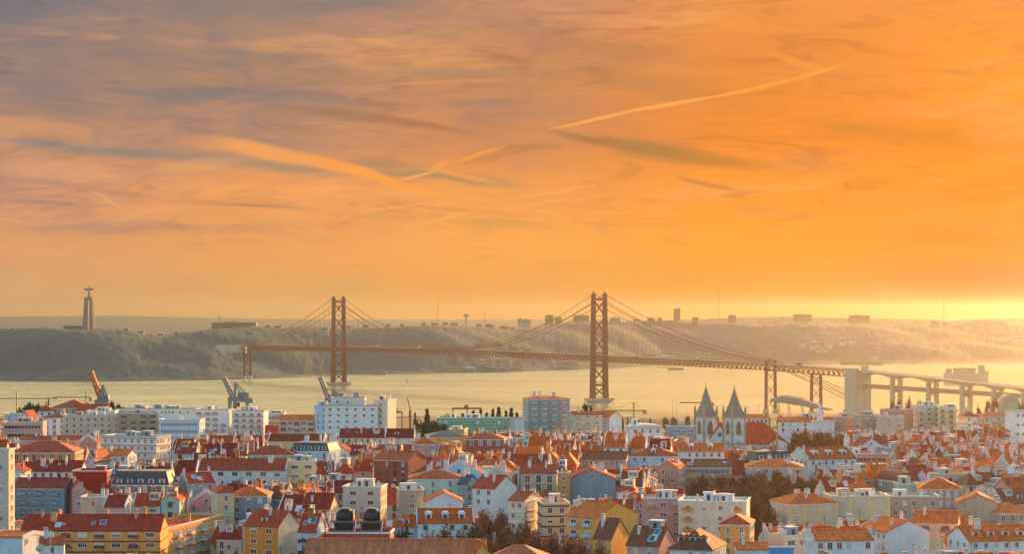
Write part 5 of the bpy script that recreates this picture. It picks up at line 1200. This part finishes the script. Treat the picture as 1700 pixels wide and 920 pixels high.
H('the blue panel house','low white house with orange roof just left of the bright blue panel','house',1222,1276,913,902,930,575,-2,9,rt='gx',wall='white',roof='orange',win='blank',chim=1)
H('the white attic terrace','terrace with bright white walls and orange roof right of the golden hip house','house',1340,1450,898,880,925,610,6,13,rt='gx',wall='white',roof='orange',win='std',storeys=1,chim=2,party=2)
# extra details fixed to known places -------------------------------------------------
def root_of(s): return [h for h in HERO if h['s'] == s][0]
t = root_of('the stair penthouse')['o']; d = 1118
hp = Vector(t.location)
mb = MB(); mb.lathe([(1.5,PZ(661,d)-hp.z),(1.5,PZ(653,d)-hp.z),(.3,PZ(652,d)-hp.z)], 12, 0, PX(591,d)-hp.x, -2); mb.build('water_tank', 'wall blue grey', t)
mb = MB()
for p, tp in ((579,653),(583,650),(598,647),(602,652),(576,655)): mb.bar((PX(p,d)-hp.x,0,PZ(661,d)-hp.z),(PX(p,d)-hp.x,0,PZ(tp,d)-hp.z),.14); mb.bar((PX(p,d)-hp.x-.8,0,PZ(tp+2,d)-hp.z),(PX(p,d)-hp.x+.8,0,PZ(tp+2,d)-hp.z),.1)
mb.build('roof_aerial', 'trim brown', t)
# lit orange wing of the yellow corner block
d = 662
def wing():
    a = Vector((PX(268,650), 652, 0)); b = Vector((PX(368,700), 702, 0)); u = (b-a).normalized(); L = (b-a).length; n = Vector((u.y, -u.x, 0))
    zt = PZ(880, 650); zg = 70; c = (a+b)/2-n*6
    ang = math.degrees(math.atan2(n.y, n.x))+90
    r = building('apartment_block', 'sunlit orange banded wing of flats with white windows behind the yellow corner block', 'apartment block', c.x, c.y, ang, L, 12, zt-1, rt='flat', wall='yellow', roof='red', win='dense', side='std', storeys=4, near=True, bal=('wall white',4), bands='wall orange', chim=6, chm='chimney ochre', hut=0)
    HERO.append(dict(o=r, s='the orange banded wing', px=320, py=885, R=rect_of(c.x, c.y, ang, L, 12, .3), d=655, vis=(268,370,852,925), y=675))
wing()
# foreground roofs close to the viewer
zg = ground_z(0, 430)
building('house', 'low house with broad weathered terracotta roof nearest to the camera at the bottom', 'house', PX(655,436), 444, -3, 36, 17, PZ(897,444)-5.0, rt='gx', rh=4.9, wall='tan', roof='terracotta', win='blank', chim=0, party=0, near=True)
building('house', 'low house with terracotta hipped roof and pale skylight right of the nearest broad roof', 'house', PX(862,446), 452, -8, 17, 15, PZ(906,452)-4.0, rt='hip', rh=4.0, wall='tan', roof='terracotta', win='blank', chim=0, near=True)
building('house', 'narrow sunlit yellow gabled dormer house between the two nearest roofs', 'house', PX(794,420), 424, 14, 3.4, 6, PZ(905,421)-2.0, rt='gy', rh=2.2, wall='yellow', roof='rust', win='blank', chim=0, near=True)
building('house', 'flat roofed red brown house carrying two black ventilators', 'house', PX(592,520), 527, -2, 16, 10, PZ(892,520), rt='flat', wall='brick red', roof='red', win='blank', chim=0, near=True)
HERO.append(dict(o=None, s='', px=0, py=0, R=rect_of(PX(592,520), 527, -2, 18, 12), d=520, vis=(540,642,850,925), y=527))
for px, lb in ((570, 'black domed rooftop ventilator with grey hopper, the one nearer the tall thin aerial'), (615, 'black domed rooftop ventilator with grey hopper, the one nearer the small orange annex')):
    d = 519; z0 = PZ(892, d)+.9; t = thing('roof_ventilator', lb, 'ventilator', (PX(px, d), d+4, z0), 0, 'black ventilators on the brick red roof')
    mb = MB(); mb.v = []; mb.frustum(-2.4,2.4,-1.2,1.4,0,-2.7,2.7,-1.6,1.7,2.7); mb.build('hopper', 'crane grey', t)
    mb = MB(); mb.frustum(-2.0,2.0,-1.72,-1.42,.5,-2.2,2.2,-1.95,-1.65,2.2); mb.build('louvre_panel', 'black metal', t)
    mb = MB(); mb.lathe([(2.0,2.7),(2.15,3.5),(1.95,4.6),(1.5,5.3),(.9,5.6),(.1,5.7)], 20); mb.build('hood', 'black metal', t, True)
    mb = MB(); mb.bar((2.3,-1,2.7),(2.9,-1,3.0),.25); mb.frustum(2.1,2.35,-1.6,1.6,2.6,2.0,2.2,-1.1,1.1,5.2); mb.build('painted_lit_side', 'chimney ochre', t)  # ochre plate paints in the orange sunlight on the hood's side
d = 522; t = thing('radio_mast', 'tall thin dark red lattice mast rising beside the black ventilators', 'mast', (PX(540, d), d, 74))
mb = MB(); h = PZ(790, d)-74
for u, v in ((-.2,-.12),(.2,-.12),(0,.22)): mb.bar((u,v,0),(u*.6,v*.6,h),.07)
for i in range(int(h/.9)): mb.bar((-.2,-.12,i*.9),(.2,-.12,i*.9+.9),.04)
mb.build('lattice', 'trim brown', t)
mb = MB()
for q in (.55,.68,.8,.92): mb.bar((-.7,0,h*q),(.7,0,h*q),.08)
mb.build('cross_arms', 'trim brown', t)
d = 585; t = thing('satellite_dish', 'white satellite dish on the white roof at bottom left', 'satellite dish', (PX(66,d), d, PZ(916,d)-1))
mb = MB(); n = 18; c = len(mb.v)
A = Matrix.Rotation(math.radians(-62), 4, 'X') @ Matrix.Rotation(0, 4, 'Z'); A = Matrix.Rotation(math.radians(25), 4, 'Z') @ A; R_ = 1.15
for j in range(4):
    for k in range(n): a = 2*math.pi*k/n; r = R_*(j+.02)/3; mb.v.append(tuple(Matrix.Translation((0,0,1.8)) @ A @ Vector((r*math.cos(a)*.9, r*math.sin(a)*1.1, -.35+.4*(r/R_)**2))))
for j in range(3):
    for k in range(n): mb.f.append((j*n+k, j*n+(k+1)%n, (j+1)*n+(k+1)%n, (j+1)*n+k)); mb.m.append(0)
mb.build('reflector', 'trim white', t, True); mb = MB(); mb.bar((0,.1,-3),(0,.1,1.7),.14); mb.build('mounting_pole', 'crane grey', t)
d = 585; t = thing('panel_antenna', 'square pale panel antenna on a thin pole above the bottom left roofs', 'antenna', (PX(84,d), d, PZ(925,d)))
mb = MB(); mb.bar((0,0,-3),(0,0,PZ(880,d)-PZ(925,d)),.1); mb.build('mounting_pole','trim white',t); z = PZ(888,d)-PZ(925,d); mb = MB(); mb.box(-.95,.95,-.25,-.05,z-.75,z+.75); mb.build('panel','trim white',t)
d = 565; t = thing('blue_hoarding', 'bright blue panel standing on the low roof at the bottom edge', 'hoarding', (PX(1297,d), d, PZ(925,d)))
surf('hoarding blue', (.05,.33,.66), .6, .08, (1,1,1), 0)
mb = MB(); mb.box(PX(1277,d)-PX(1297,d), PX(1317,d)-PX(1297,d), 0, .3, -3, PZ(910,d)-PZ(925,d)); mb.build('panel','hoarding blue',t)
mb = MB(); mb.box(PX(1276,d)-PX(1297,d), PX(1318,d)-PX(1297,d), -.05, .35, PZ(910,d)-PZ(925,d), PZ(908,d)-PZ(925,d)); mb.build('coping','trim white',t)
d = 620; t = thing('water_tank', 'bright orange water tank on the brown roof of the yellow bottom terrace', 'water tank', (PX(1026,d), d-6, PZ(896,d-6)))
mb = MB(); mb.lathe([(.7,-2),(.75,1.2),(.55,1.7),(.1,1.85)], 12); mb.build('tank_body','wall orange',t,True); mb = MB(); mb.bar((.7,0,.8),(2.6,0,1.0),.12); mb.build('pipe','trim white',t)
# obelisk-like white steeple and far round hangar
d = 1225; t = thing('white_steeple', 'slim white pointed steeple standing behind the plain lilac block', 'steeple', (PX(1361,d), d, 78))
mb = MB(); z = PZ(690,d)-78; mb.frustum(-1.6,1.6,-1.6,1.6,-3,-1.4,1.4,-1.4,1.4,z); mb.build('shaft','wall white',t); mb = MB(); mb.frustum(-1.5,1.5,-1.5,1.5,z,-.1,.1,-.1,.1,PZ(668,d)-78); mb.build('spire','wall white',t)
d = 2350; t = thing('arched_hangar', 'pale arched hangar roof among trees beneath the viaduct at the right edge', 'hangar', (PX(1682,d), d, 8))
mb = MB(); n = 14; R_ = 13*d/F; pr = [(-R_*math.cos(math.pi*i/n), PZ(678,d)-8+ (PZ(657,d)-PZ(678,d))*math.sin(math.pi*i/n)) for i in range(n+1)]
pr = [(-R_,-2)]+pr+[(R_,-2)]; mb.extrude(pr, 0, 40, 'y', 0, (tuple(range(len(pr))),)); mb.build('shell','far wall pale',t,True)
mb = MB(); pr = [(-R_*.7*math.cos(math.pi*i/n), PZ(680,d)-8+ (PZ(662,d)-PZ(680,d))*math.sin(math.pi*i/n)) for i in range(n+1)]; mb.quad([(-u,-.3,z) for u, z in pr][::-1]); mb.build('end_glazing','wall green',t)

# ------------------------------------------------------------------ trees
def leaf_cloud(mb, c, r, n, size, mi_fn, shell=.55):
    for _ in range(n):
        v = Vector((random.gauss(0,1), random.gauss(0,1), random.gauss(0,1))).normalized()
        q = (shell+(1-shell)*random.random()) if random.random() < .75 else random.random()
        p = Vector((c[0]+v.x*r[0]*q, c[1]+v.y*r[1]*q, c[2]+v.z*r[2]*q))
        a = Vector((random.gauss(0,1), random.gauss(0,1), random.gauss(0,1))).normalized(); b = a.cross(Vector((random.random()-.5, random.random()-.5, random.random()+.1))).normalized()
        s = size*random.uniform(.6, 1.4); mb.quad([p-a*s-b*s*.6, p+a*s-b*s*.5, p+a*s*.6+b*s, p-a*s*.7+b*s*.7], mi_fn())
def tree_proto(kind, i):
    random.seed(100+i)
    t = put(kind, None); tr = MB(); cr = MB()
    two = lambda: 0 if random.random() < .6 else 1
    if kind == 'bare_tree':
        mats = ['twig brown','twig light']
        for k in range(9):
            a = k*.7*2; r = random.uniform(1.5, 4.2); tr.tube([(0,0,3),(math.cos(a)*r*.5,math.sin(a)*r*.5,6),(math.cos(a)*r,math.sin(a)*r,random.uniform(8,11))],[.22,.14,.04],4)
        for k in range(15): a = random.random()*6.28; r = random.uniform(0, 3.4); leaf_cloud(cr,(math.cos(a)*r,math.sin(a)*r,random.uniform(6,10)),(2.4,2.4,2.1),190,.19,two,.15)
        tr.tube([(0,0,-2),(0,0,5)],[.38,.25],7)
    elif kind == 'autumn_tree':
        mats = ['leaf autumn','twig brown']
        for k in range(16): a = random.random()*6.28; r = random.uniform(0, 3.6); leaf_cloud(cr,(math.cos(a)*r,math.sin(a)*r,random.uniform(5,9.4)),(2.3,2.3,1.9),130,.34,two,.4)
        tr.tube([(0,0,-2),(0,0,6)],[.4,.2],7)
    elif kind == 'leafy_tree':
        mats = ['leaf dark','leaf mid']
        for k in range(15): a = random.random()*6.28; r = random.uniform(0, 3.4); leaf_cloud(cr,(math.cos(a)*r,math.sin(a)*r,random.uniform(4,9)),(2.4,2.4,2.0),120,.36,two,.5)
        tr.tube([(0,0,-2),(0,0,6)],[.45,.2],7)
    elif kind == 'cypress':
        mats = ['leaf pine','leaf dark']
        for k in range(16): z = 1+k*.85; r = 1.5*math.sin(min(1,(17-k)/9)*1.57)+.15; leaf_cloud(cr,(random.uniform(-.2,.2),random.uniform(-.2,.2),z),(r,r,.95),60,.25,two,.6)
        tr.tube([(0,0,-2),(0,0,8)],[.25,.1],6)
    elif kind == 'umbrella_pine':
        mats = ['leaf pine','leaf dark']
        for k in range(17): a = random.random()*6.28; r = random.uniform(.5, 6.5); leaf_cloud(cr,(math.cos(a)*r,math.sin(a)*r,9.4+random.uniform(-.4,.8)-r*.12),(2.2,2.2,.95),75,.32,two,.6)
        for k in range(7): a = k*.9; tr.tube([(0,0,5),(math.cos(a)*2.4,math.sin(a)*2.4,7.6),(math.cos(a)*5,math.sin(a)*5,9)],[.25,.16,.06],5)
        tr.tube([(0,0,-2),(.3,0,3),(0,0,6)],[.5,.4,.3],8)
    elif kind == 'conifer':
        mats = ['leaf pine','leaf dark']
        for k in range(13):
            z = 3+k*.95; r = 3.6*(1-k/13.5)**.8+.3
            for q in range(5): a = q*1.256+k; leaf_cloud(cr,(math.cos(a)*r*.6,math.sin(a)*r*.6,z),(r*.5+.2,r*.5+.2,.55),24,.30,two,.4)
        tr.tube([(0,0,-2),(0,0,14)],[.4,.08],7)
    o = tr.build('trunk','bark',t); c = cr.build('crown', mats, t); TREEKIDS[t.name] = [o, c]
    return t
PROTO = {}; used = {}
HT = {'bare_tree':11.2,'autumn_tree':10.6,'leafy_tree':10.6,'cypress':15.4,'umbrella_pine':11,'conifer':16}
WD = {'bare_tree':10,'autumn_tree':10.5,'leafy_tree':10.5,'cypress':3.2,'umbrella_pine':15,'conifer':7.5}
nproto = 0
def tree(kind, px, top, d, label, width=None, group=None, h=None):
    global nproto
    zt = PZ(top, d); zg = ground_z(PX(px,d), d) if d < 2600 else 2.5
    if h: zg = zt-h
    sz = (zt-zg)/HT[kind]; sx = (width/F*d/WD[kind]) if width else min(sz, 1.3)
    v = random.randrange(2); key = (kind, v)
    if key not in PROTO:
        st = random.getstate(); PROTO[key] = tree_proto(kind, nproto); nproto += 1; random.setstate(st)
    o = PROTO[key]
    if key in used: o = copy_tree(o, (0,0,0))
    used[key] = 1
    o.location = (PX(px,d), d, zg); o.scale = (sx, sx, sz); o.rotation_euler = (0,0,random.random()*6.28)
    cat = {'bare_tree':'tree','autumn_tree':'tree','leafy_tree':'tree','cypress':'cypress','umbrella_pine':'pine tree','conifer':'pine tree'}[kind]
    tag(o, label, cat, group); o.name = kind
    return o
def series(kind, items, phrase, group, w=None):
    items = sorted(items)
    for i, it in enumerate(items):
        px, tp, d = it[:3]; tree(kind, px, tp, d, phrase % ordn[i], it[3] if len(it) > 3 else w, group)
random.seed(21)
series('bare_tree', [(716,886,600,44),(740,878,606,46),(764,884,612,40),(790,872,640,44),(812,862,660,44),(838,872,640,46),(832,850,690,40),(806,848,700,36),(862,882,622,48),(890,886,615,46),(918,890,610,44),(944,893,606,44),(870,868,648,36),(968,898,600,44),(996,906,575,44),(850,893,600,48),(815,893,598,44)], 'bare brown street tree in the bottom centre square, %s from the left', 'bare trees in the street at the bottom')
series('bare_tree', [(1150,796,770,42),(1172,790,775,44),(1196,788,780,46),(1218,792,770,44),(1240,786,785,46),(1262,794,765,46),(1180,806,740,46),(1210,808,735,44),(1238,810,732,46),(1266,812,730,46),(1290,806,740,44),(1318,812,735,40),(1256,830,705,44),(1276,842,690,40),(1300,826,722,40),(1344,800,760,40)], 'reddish bare tree in the park right of centre, %s from the left', 'bare trees in the park')
series('autumn_tree', [(1268,783,800,36),(1290,780,800,40),(1306,790,790,34),(1330,790,785,44),(1352,794,780,36)], 'orange leaved tree in the park right of centre, %s from the left', 'autumn trees in the park')
series('autumn_tree', [(1322,717,1130,34),(1338,715,1140,36),(1356,716,1140,34),(1374,717,1135,36),(1392,719,1130,32)], 'dense round amber tree in the row right of the church, %s from the left', 'round amber trees beside the church')
series('umbrella_pine', [(30,680,1235,24),(46,666,1250,34),(58,668,1255,34),(70,672,1255,30)], 'dark umbrella pine on the left skyline, %s from the left', 'umbrella pines on the left skyline')
series('umbrella_pine', [(184,665,1265,32),(200,669,1265,30)], 'dark umbrella pine right of the great hipped hall, %s from the left', 'umbrella pines by the hall')
tree('umbrella_pine', 976, 667, 1160, 'dark umbrella pine with open branches below the near bridge tower', 30)
series('cypress', [(76,661,1262,5),(80,655,1262,6)], 'tall cypress among the left skyline pines, %s of two', 'cypresses on the left skyline')
tree('conifer', 709, 673, 1170, 'tall dark pointed conifer alone right of the white apartment tower', 22)
tree('cypress', 689, 680, 1180, 'slim cypress left of the tall pointed conifer', 8)
series('leafy_tree', [(700,696,1120,34),(716,694,1110,36),(734,700,1090,34),(722,706,1060,36),(700,712,1040,30),(738,687,1150,26),(746,712,1050,26),(712,720,1010,30)], 'dark leafy tree in the grove left of the green office, %s from the left', 'dark grove by the green office')
series('conifer', [(786,676,1180,18),(798,674,1190,18),(808,679,1185,16),(818,673,1185,18),(828,669,1180,20),(840,676,1185,18),(849,671,1180,20),(858,679,1175,18),(768,681,1190,18),(778,682,1195,20)], 'dark pine in the row behind the green office, %s from the left', 'dark pines behind the green office')
series('cypress', [(1034,690,1180,5),(1042,687,1175,5),(1048,688,1180,6),(1053,690,1170,5),(1060,693,1165,8),(1079,691,1160,8),(1109,700,1130,6),(1118,702,1130,7)], 'dark cypress between the white gable flats and church, %s from the left', 'cypresses left of the church')
series('leafy_tree', [(1030,699,1150,16),(1056,701,1150,18),(1070,700,1160,16),(640,748,900,12),(255,800,770,14),(98,783,790,12)], 'small dark leafy tree among the houses, %s from the left', 'small trees among the houses')
tree('leafy_tree', 667, 872, 605, 'dense dark evergreen tree in front of the small orange annex', 32)
tree('leafy_tree', 782, 749, 905, 'brown olive tree left of the pale roofed houses in mid city', 28)
series('bare_tree', [(14,790,790,20),(14,860,690,26),(20,842,700,24)], 'bare tree behind the left edge tower, %s from the left', 'bare trees at the left edge')
series('autumn_tree', [(1422,668+18,1290,14),(1480,664,1300,16),(1492,662,1300,18),(1508,661,1305,18),(1524,664,1305,18),(1540,662,1310,16),(1638,664,1500,16),(1650,660,1520,18),(1694,668,1500,18),(1625,675,1480,16)], 'small hazy tree on the right skyline below the viaduct, %s from the left', 'trees on the right skyline')
random.seed(33)
series('leafy_tree', sorted([(1105+i*17+random.uniform(-5,5), random.uniform(688,694), 2600+random.uniform(-200,200), 16) for i in range(19)]), 'hazy tree in the dockside strip behind the church, %s from the left', 'trees along the dockside')
# ------------------------------------------------------------------ the rest of the roofs
random.seed(77)
def scr(x, y, z): return (850+x/y*F, HY+(CZ-z)/y*F)
RES = [(700,1010,560,632),(782,850,632,745),(1142,1372,688,812),(1308,1402,1118,1150),(688,748,1000,1130)]
SKY = [(0,697),(60,692),(190,694),(330,700),(520,706),(655,716),(720,718),(870,716),(1040,716),(1150,716),(1300,716),(1400,708),(1500,694),(1700,690)]
def reg_yaw(px, d):
    if px < 330: return -3
    if px < 560: return 4 if d > 820 else -14
    if px < 860: return -9 if d > 760 else 5
    if px < 1130: return -10
    return 22 if d < 980 else 8
placed = [h['R'] for h in HERO]
fill = []
wall_w = [('white',22),('cream',22),('beige',12),('pale yellow',10),('yellow',5),('pink',7),('salmon',4),('grey',8),('pale blue',8),('tan',6),('brick red',4),('blue grey',4),('mint',2),('orange',2),('ochre',2)]
def wpick(t): 
    s = sum(w for _, w in t); r = random.uniform(0, s)
    for k, w in t:
        r -= w
        if r <= 0: return k
    return t[-1][0]
cand = []
for yaw_, pr in ((-3,(-30,330)),(4,(330,560)),(-14,(330,560)),(-9,(560,860)),(5,(560,860)),(-10,(860,1130)),(22,(1130,1740)),(8,(1130,1740))):
    c, s = math.cos(math.radians(yaw_)), math.sin(math.radians(yaw_))
    v = 400; row = 0
    while v < 1500:
        dp = random.uniform(8, 10.5); u = -700+random.uniform(0, 10)
        while u < 700:
            w = random.uniform(6, 11.5) if random.random() < .86 else random.uniform(12, 22)
            uc, vc = u+w/2, v+dp/2; x, y = uc*c-vc*s, uc*s+vc*c
            u += w+(.25 if random.random() < .86 else random.uniform(4, 8))
            if y < 585 or y > 1262: continue
            px = 850+x/y*F
            if not (pr[0] <= px < pr[1]) or reg_yaw(px, y) != yaw_: continue
            if px < -30 or px > 1735: continue
            cand.append((x, y, yaw_+random.choice((0,0,0,random.uniform(-3,3))), w-.05, dp, px))
        v += dp+(1.6 if row % 2 else 4.2); row += 1
random.shuffle(cand)
cand.sort(key=lambda c: c[1])
import itertools
CELL = {}
def cells(R):
    xs = [p[0] for p in R]; ys_ = [p[1] for p in R]
    return itertools.product(range(int(min(xs)//30), int(max(xs)//30)+1), range(int(min(ys_)//30), int(max(ys_)//30)+1))
def reg(R):
    for q in cells(R): CELL.setdefault(q, []).append(R)
for R in placed: reg(R)
for x, y, yw, w, dp, px in cand:
    R = rect_of(x, y, yw, w, dp, 0)
    if any(a-8 < px < b+8 and c_-4 < y < e_+4 for a, b, c_, e_ in RES): continue
    if any(overlap(R, Q) for q in cells(R) for Q in CELL.get(q, ())): continue
    df = min(p[1] for p in R)
    zt0 = lerp_table([(560,86),(640,91),(700,94),(780,97),(900,99),(1100,99.5),(1300,98)], y)+random.uniform(-2.4, 1.3)
    rt = wpick([('gx',42),('gy',20),('hip',27),('flat',10),('mansard',2)] if y > 700 else [('gx',48),('gy',16),('hip',26),('flat',10)])
    if w > 19 and rt in ('gy','hip'): rt = 'gx'
    rh = {'gx':random.uniform(3.2,4.8),'gy':w*random.uniform(.24,.32),'hip':random.uniform(3.0,4.4),'flat':1,'mansard':3.2}[rt]
    pl_, pr_ = min(850+p[0]/p[1]*F for p in R), max(850+p[0]/p[1]*F for p in R)
    # keep clear what the photograph shows behind
    top = zt0+rh+(1.2 if rt != 'flat' else 2.8)
    lim_py = lerp_table(SKY, px)
    for hh in HERO:
        if hh['vis'][1] <= pl_+3 or hh['vis'][0] >= pr_-3: continue
        if hh['y'] > y: lim_py = max(lim_py, hh['vis'][3]-2)
    ztmax = CZ-(lim_py-HY)/F*y
    if top > ztmax: zt0 -= top-ztmax
    zg = ground_z(x, y)
    if zt0-zg < 4.2: continue
    # do not hide inside: skip buildings standing lower than 9 m behind a filled front
    reg(R)
    fill.append((x, y, yw, w, dp, px, zt0, rt, rh))
# the walls and roofs of everything so far, to tell which sites show at all
from mathutils.bvhtree import BVHTree
SKIP = ('window','pane','balcony','crown','hills','haze','water','string_course','skylight','lattice')
def top_of(o):
    while o.parent: o = o.parent
    return o
def gather(extra=()):
    bpy.context.view_layer.update()
    bv, bf, bo = [], [], []
    for o in SC.objects:
        if o.type != 'MESH' or o.name.split('.')[0] in SKIP: continue
        top = top_of(o)
        if top.location.y > 1600: continue
        me = o.data; n = len(bv); mw = o.matrix_world
        bv.extend([mw @ v.co for v in me.vertices])
        for p in me.polygons: bf.append([n+i for i in p.vertices]); bo.append(top)
    for key, V, P in extra:
        n = len(bv); bv.extend(V)
        for p in P: bf.append([n+i for i in p]); bo.append(key)
    return BVHTree.FromPolygons(bv, bf), bo
EYES = [Vector((0,0,CZ)), Vector((-14,-2,CZ+1)), Vector((14,-2,CZ+1))]
def sees(eye, p):
    """the thing met first on the way to p, how far it is, how far p is"""
    v = p-eye; L = v.length; v.normalize()
    loc_, n_, i_, dist = bvh.ray_cast(eye, v, L+2)
    return (None, L, L) if loc_ is None else (bo[i_], dist, L)
extra = []
for i, (x, y, yw, w, dp, px, zt, rt, rh) in enumerate(fill):
    c, s = math.cos(math.radians(yw)), math.sin(math.radians(yw)); a, b = w/2, dp/2
    L = [(-a,-b,60),(a,-b,60),(a,b,60),(-a,b,60),(-a,-b,zt),(a,-b,zt),(a,b,zt),(-a,b,zt)]
    L += [(0,-b,zt+rh),(0,b,zt+rh)] if rt == 'gy' else [(-a,0,zt+rh),(a,0,zt+rh)]
    P = [(0,1,5,4),(1,2,6,5),(2,3,7,6),(3,0,4,7)]+([(4,5,8),(6,7,9),(4,8,9,7),(5,6,9,8)] if rt == 'gy' else [(4,5,9,8),(6,7,8,9),(4,8,7),(5,6,9)])
    extra.append((i, [Vector((x+u*c-v*s, y+u*s+v*c, z)) for u, v, z in L], P))
bvh, bo = gather(extra)
keep = []
for i, f in enumerate(fill):
    x, y, yw, w, dp, px, zt, rt, rh = f
    c, s = math.cos(math.radians(yw)), math.sin(math.radians(yw)); a, b = w/2, dp/2; vis = 0
    for e in EYES:
        for u in (-.9,-.45,0,.45,.9):
            for v, z in ((-1,zt-.4),(-1,zt-2.5),(-.5,zt+rh*.5),(0,zt+rh-.1),(-1,zt-5)):
                ob, dl, L = sees(e, Vector((x+u*a*c-v*b*s, y+u*a*s+v*b*c, z)))
                if ob is not None and not isinstance(ob, bpy.types.Object) and ob == i: vis += 1
    if vis > 2: keep.append(f)
print('sites', len(fill), 'kept', len(keep))
fill = keep
roofw_l = [('dark red',30),('rust',34),('red',20),('orange',10),('brown',8)]
roofw_r = [('rust',26),('red',20),('orange',40),('brown',8),('dark red',6)]
roofw_e = [('orange',60),('red',14),('rust',20),('brown',5)]  # more orange tiles rightward, warm haze glow put into the roof colours
FB = []
for x, y, yw, w, dp, px, zt, rt, rh in fill:
    wall = wpick(wall_w); roof = wpick(roofw_l if px < 620 else roofw_r if px < 1150 else roofw_e)
    if rt == 'flat': roof = random.choice(('white','grey','white','zinc'))
    if rt == 'mansard': roof = random.choice(('slate','dark red'))
    near = y < 760
    chim = random.choice((1,2,3,3,4)) if w < 18 else random.choice((3,4,5)); dorm = random.choice((0,0,1,1,2)) if rt == 'gx' and w > 8 else (4 if rt == 'mansard' else 0)
    skyl = random.choice((0,0,1,2,3)) if rt in ('gx','gy') else 0
    party = random.choice((0,2,2,2,1,3)) if rt == 'gx' else (random.choice((0,0,2)) if rt == 'gy' else 0)
    storeys = 2 if y > 700 else 3
    cat = 'apartment building' if rt in ('flat','mansard') or w > 21 else 'house'
    win = wpick([('std',40),('dense',16),('tall',16),('wide',16 if rt == 'flat' else 8),('sparse',12)])
    nm = cat.replace(' ','_')
    if cat == 'house': nm = {'gx':'terraced_house','gy':'gabled_house','hip':'hipped_house'}[rt]; cat = nm.replace('_',' ')
    o = building(nm, 'x', cat, x, y, yw, w, dp, zt, rt=rt, rh=rh, wall=wall, roof=roof, win=win, side=random.choice(('blank','blank','sparse')), storeys=storeys, near=near,
        frame=random.choice(('trim white','trim white','trim stone','trim brown')) , chim=chim, dorm=dorm, skyl=skyl, party=party, hut=random.choice((1,2,3)) if rt == 'flat' else 0,
        bal=(random.choice(('trim dark','wall white','wall '+wall)), random.choice((1,2,3))) if win in ('wide','tall') and random.random() < .5 else None,
        chm=random.choice(('chimney white','chimney white','chimney ochre','chimney clay')), cornice=random.random() < .7, aerial=random.random() < .8, room=random.random() < .3, annex=random.random() < .3, pitch=random.choice((2.8,3.1,3.4)), group='roofs of the old city')
    FB.append(dict(o=o, wall=wall, roof=roof, rt=rt, dorm=dorm, skyl=skyl, party=party, px=px, x=x, y=y, cat=cat, w=w, zt=zt, rh=rh, dp=dp, yw=yw, chim=chim))

# ------------------------------------------------------------------ leave out what cannot be seen from anywhere near the viewpoint
bvh, bo = gather()
CH = {}
for o in SC.objects:
    if o.parent: CH.setdefault(o.parent.name, []).append(o)
def descend(o):
    out = [o]
    for c in kids(o): out += descend(c)
    return out
gone = set()
def remove(o):
    for q in descend(o): gone.add(q.name)
for ws in WLIST:
    o = ws[0]
    if o.name in gone: continue
    p = o.matrix_world.translation.copy(); p -= p.normalized()*.0; hit = False
    for dz in (0, .6):
        for e in EYES:
            ob, dl, L = sees(e, p+Vector((0,0,dz)))
            if ob is None or dl > L-1.2: hit = True; break
        if hit: break
    if not hit: remove(o)
D.batch_remove([q for q in (D.objects.get(n_) for n_ in gone) if q])
print('visible fill', len(FB), 'objects', len(SC.objects), 'removed', len(gone))

# ------------------------------------------------------------------ one label for each of them
RN = {'gx':'gabled','gy':'front gabled','hip':'hipped','flat':'flat','mansard':'mansard'}
HL = [h for h in HERO if h['s']]
for f in FB:
    sx, sy = scr(f['x'], f['y'], f['zt']); f['sx'], f['sy'] = sx, sy
    h = min(HL, key=lambda h: ((h['px']-sx)/1.0)**2+((h['py']-sy)*2.2)**2); f['h'] = h
    dx, dy = sx-h['px'], sy-h['py']
    f['rel'] = ('right of' if dx > 0 else 'left of') if abs(dx) > abs(dy)*1.6 else ('below' if dy > 0 else 'above')
from collections import defaultdict
G = defaultdict(list)
NUM = {1:'one',2:'two',3:'three',4:'four',5:'five'}
def words_for(f, lvl):
    rc = {'dark red':'maroon','rust':'rusty red','red':'red','orange':'orange','brown':'brown','slate':'slate','white':'white','grey':'grey','zinc':'zinc'}[f['roof']]
    base = '%s %s with %s %s roof' % (f['wall'], 'flats' if f['cat'] == 'apartment building' else 'house', rc, RN[f['rt']])
    return base
for f in FB: G[(words_for(f, 0), f['h']['s'], f['rel'])].append(f)
for (base, hs_, rel), L in G.items():
    L.sort(key=lambda f: math.hypot(f['sx']-f['h']['px'], f['sy']-f['h']['py']))
    for i, f in enumerate(L):
        pre = '' if len(L) == 1 else (['nearer ','farther ','third ','fourth ','fifth ','sixth ','seventh '][i] if len(L) == 2 or i > 1 else ['first ','second '][i])
        f['o']['label'] = '%s%s, %s%s' % (pre, base, ('just ' if i == 0 and len(L) == 1 else ''), rel+' '+hs_)
        wd = f['o']['label'].split()
        if len(wd) > 16: f['o']['label'] = ' '.join(wd[:16]) if len(set(wd[16:])) == 0 else f['o']['label'].replace(' with ', ', ').replace('just ', '')
labs = defaultdict(int)
for f in FB: labs[f['o']['label']] += 1
print('cats', {c: sum(1 for f in FB if f['cat'] == c) for c in set(f['cat'] for f in FB)})
print('dup labels', [k for k, v in labs.items() if v > 1][:5], 'long', [k for k in labs if len(k.split()) > 16][:5])

# ------------------------------------------------------------------ haze
HZ = 5.0e-5
m = D.materials.new('haze'); m.use_nodes = True; nt = m.node_tree; nt.nodes.clear()
pv = nt.nodes.new('ShaderNodeVolumePrincipled'); ou = nt.nodes.new('ShaderNodeOutputMaterial'); nt.links.new(pv.outputs[0], ou.inputs['Volume'])
pv.inputs['Color'].default_value = (.44,.47,.51,1); pv.inputs['Density'].default_value = HZ; pv.inputs['Anisotropy'].default_value = .88
M['haze'] = m
mb = MB(); mb.box(-6000, 7500, -400, 17000, -9, 214); hz = mb.build('haze', 'haze'); tag(hz, kind='stuff')
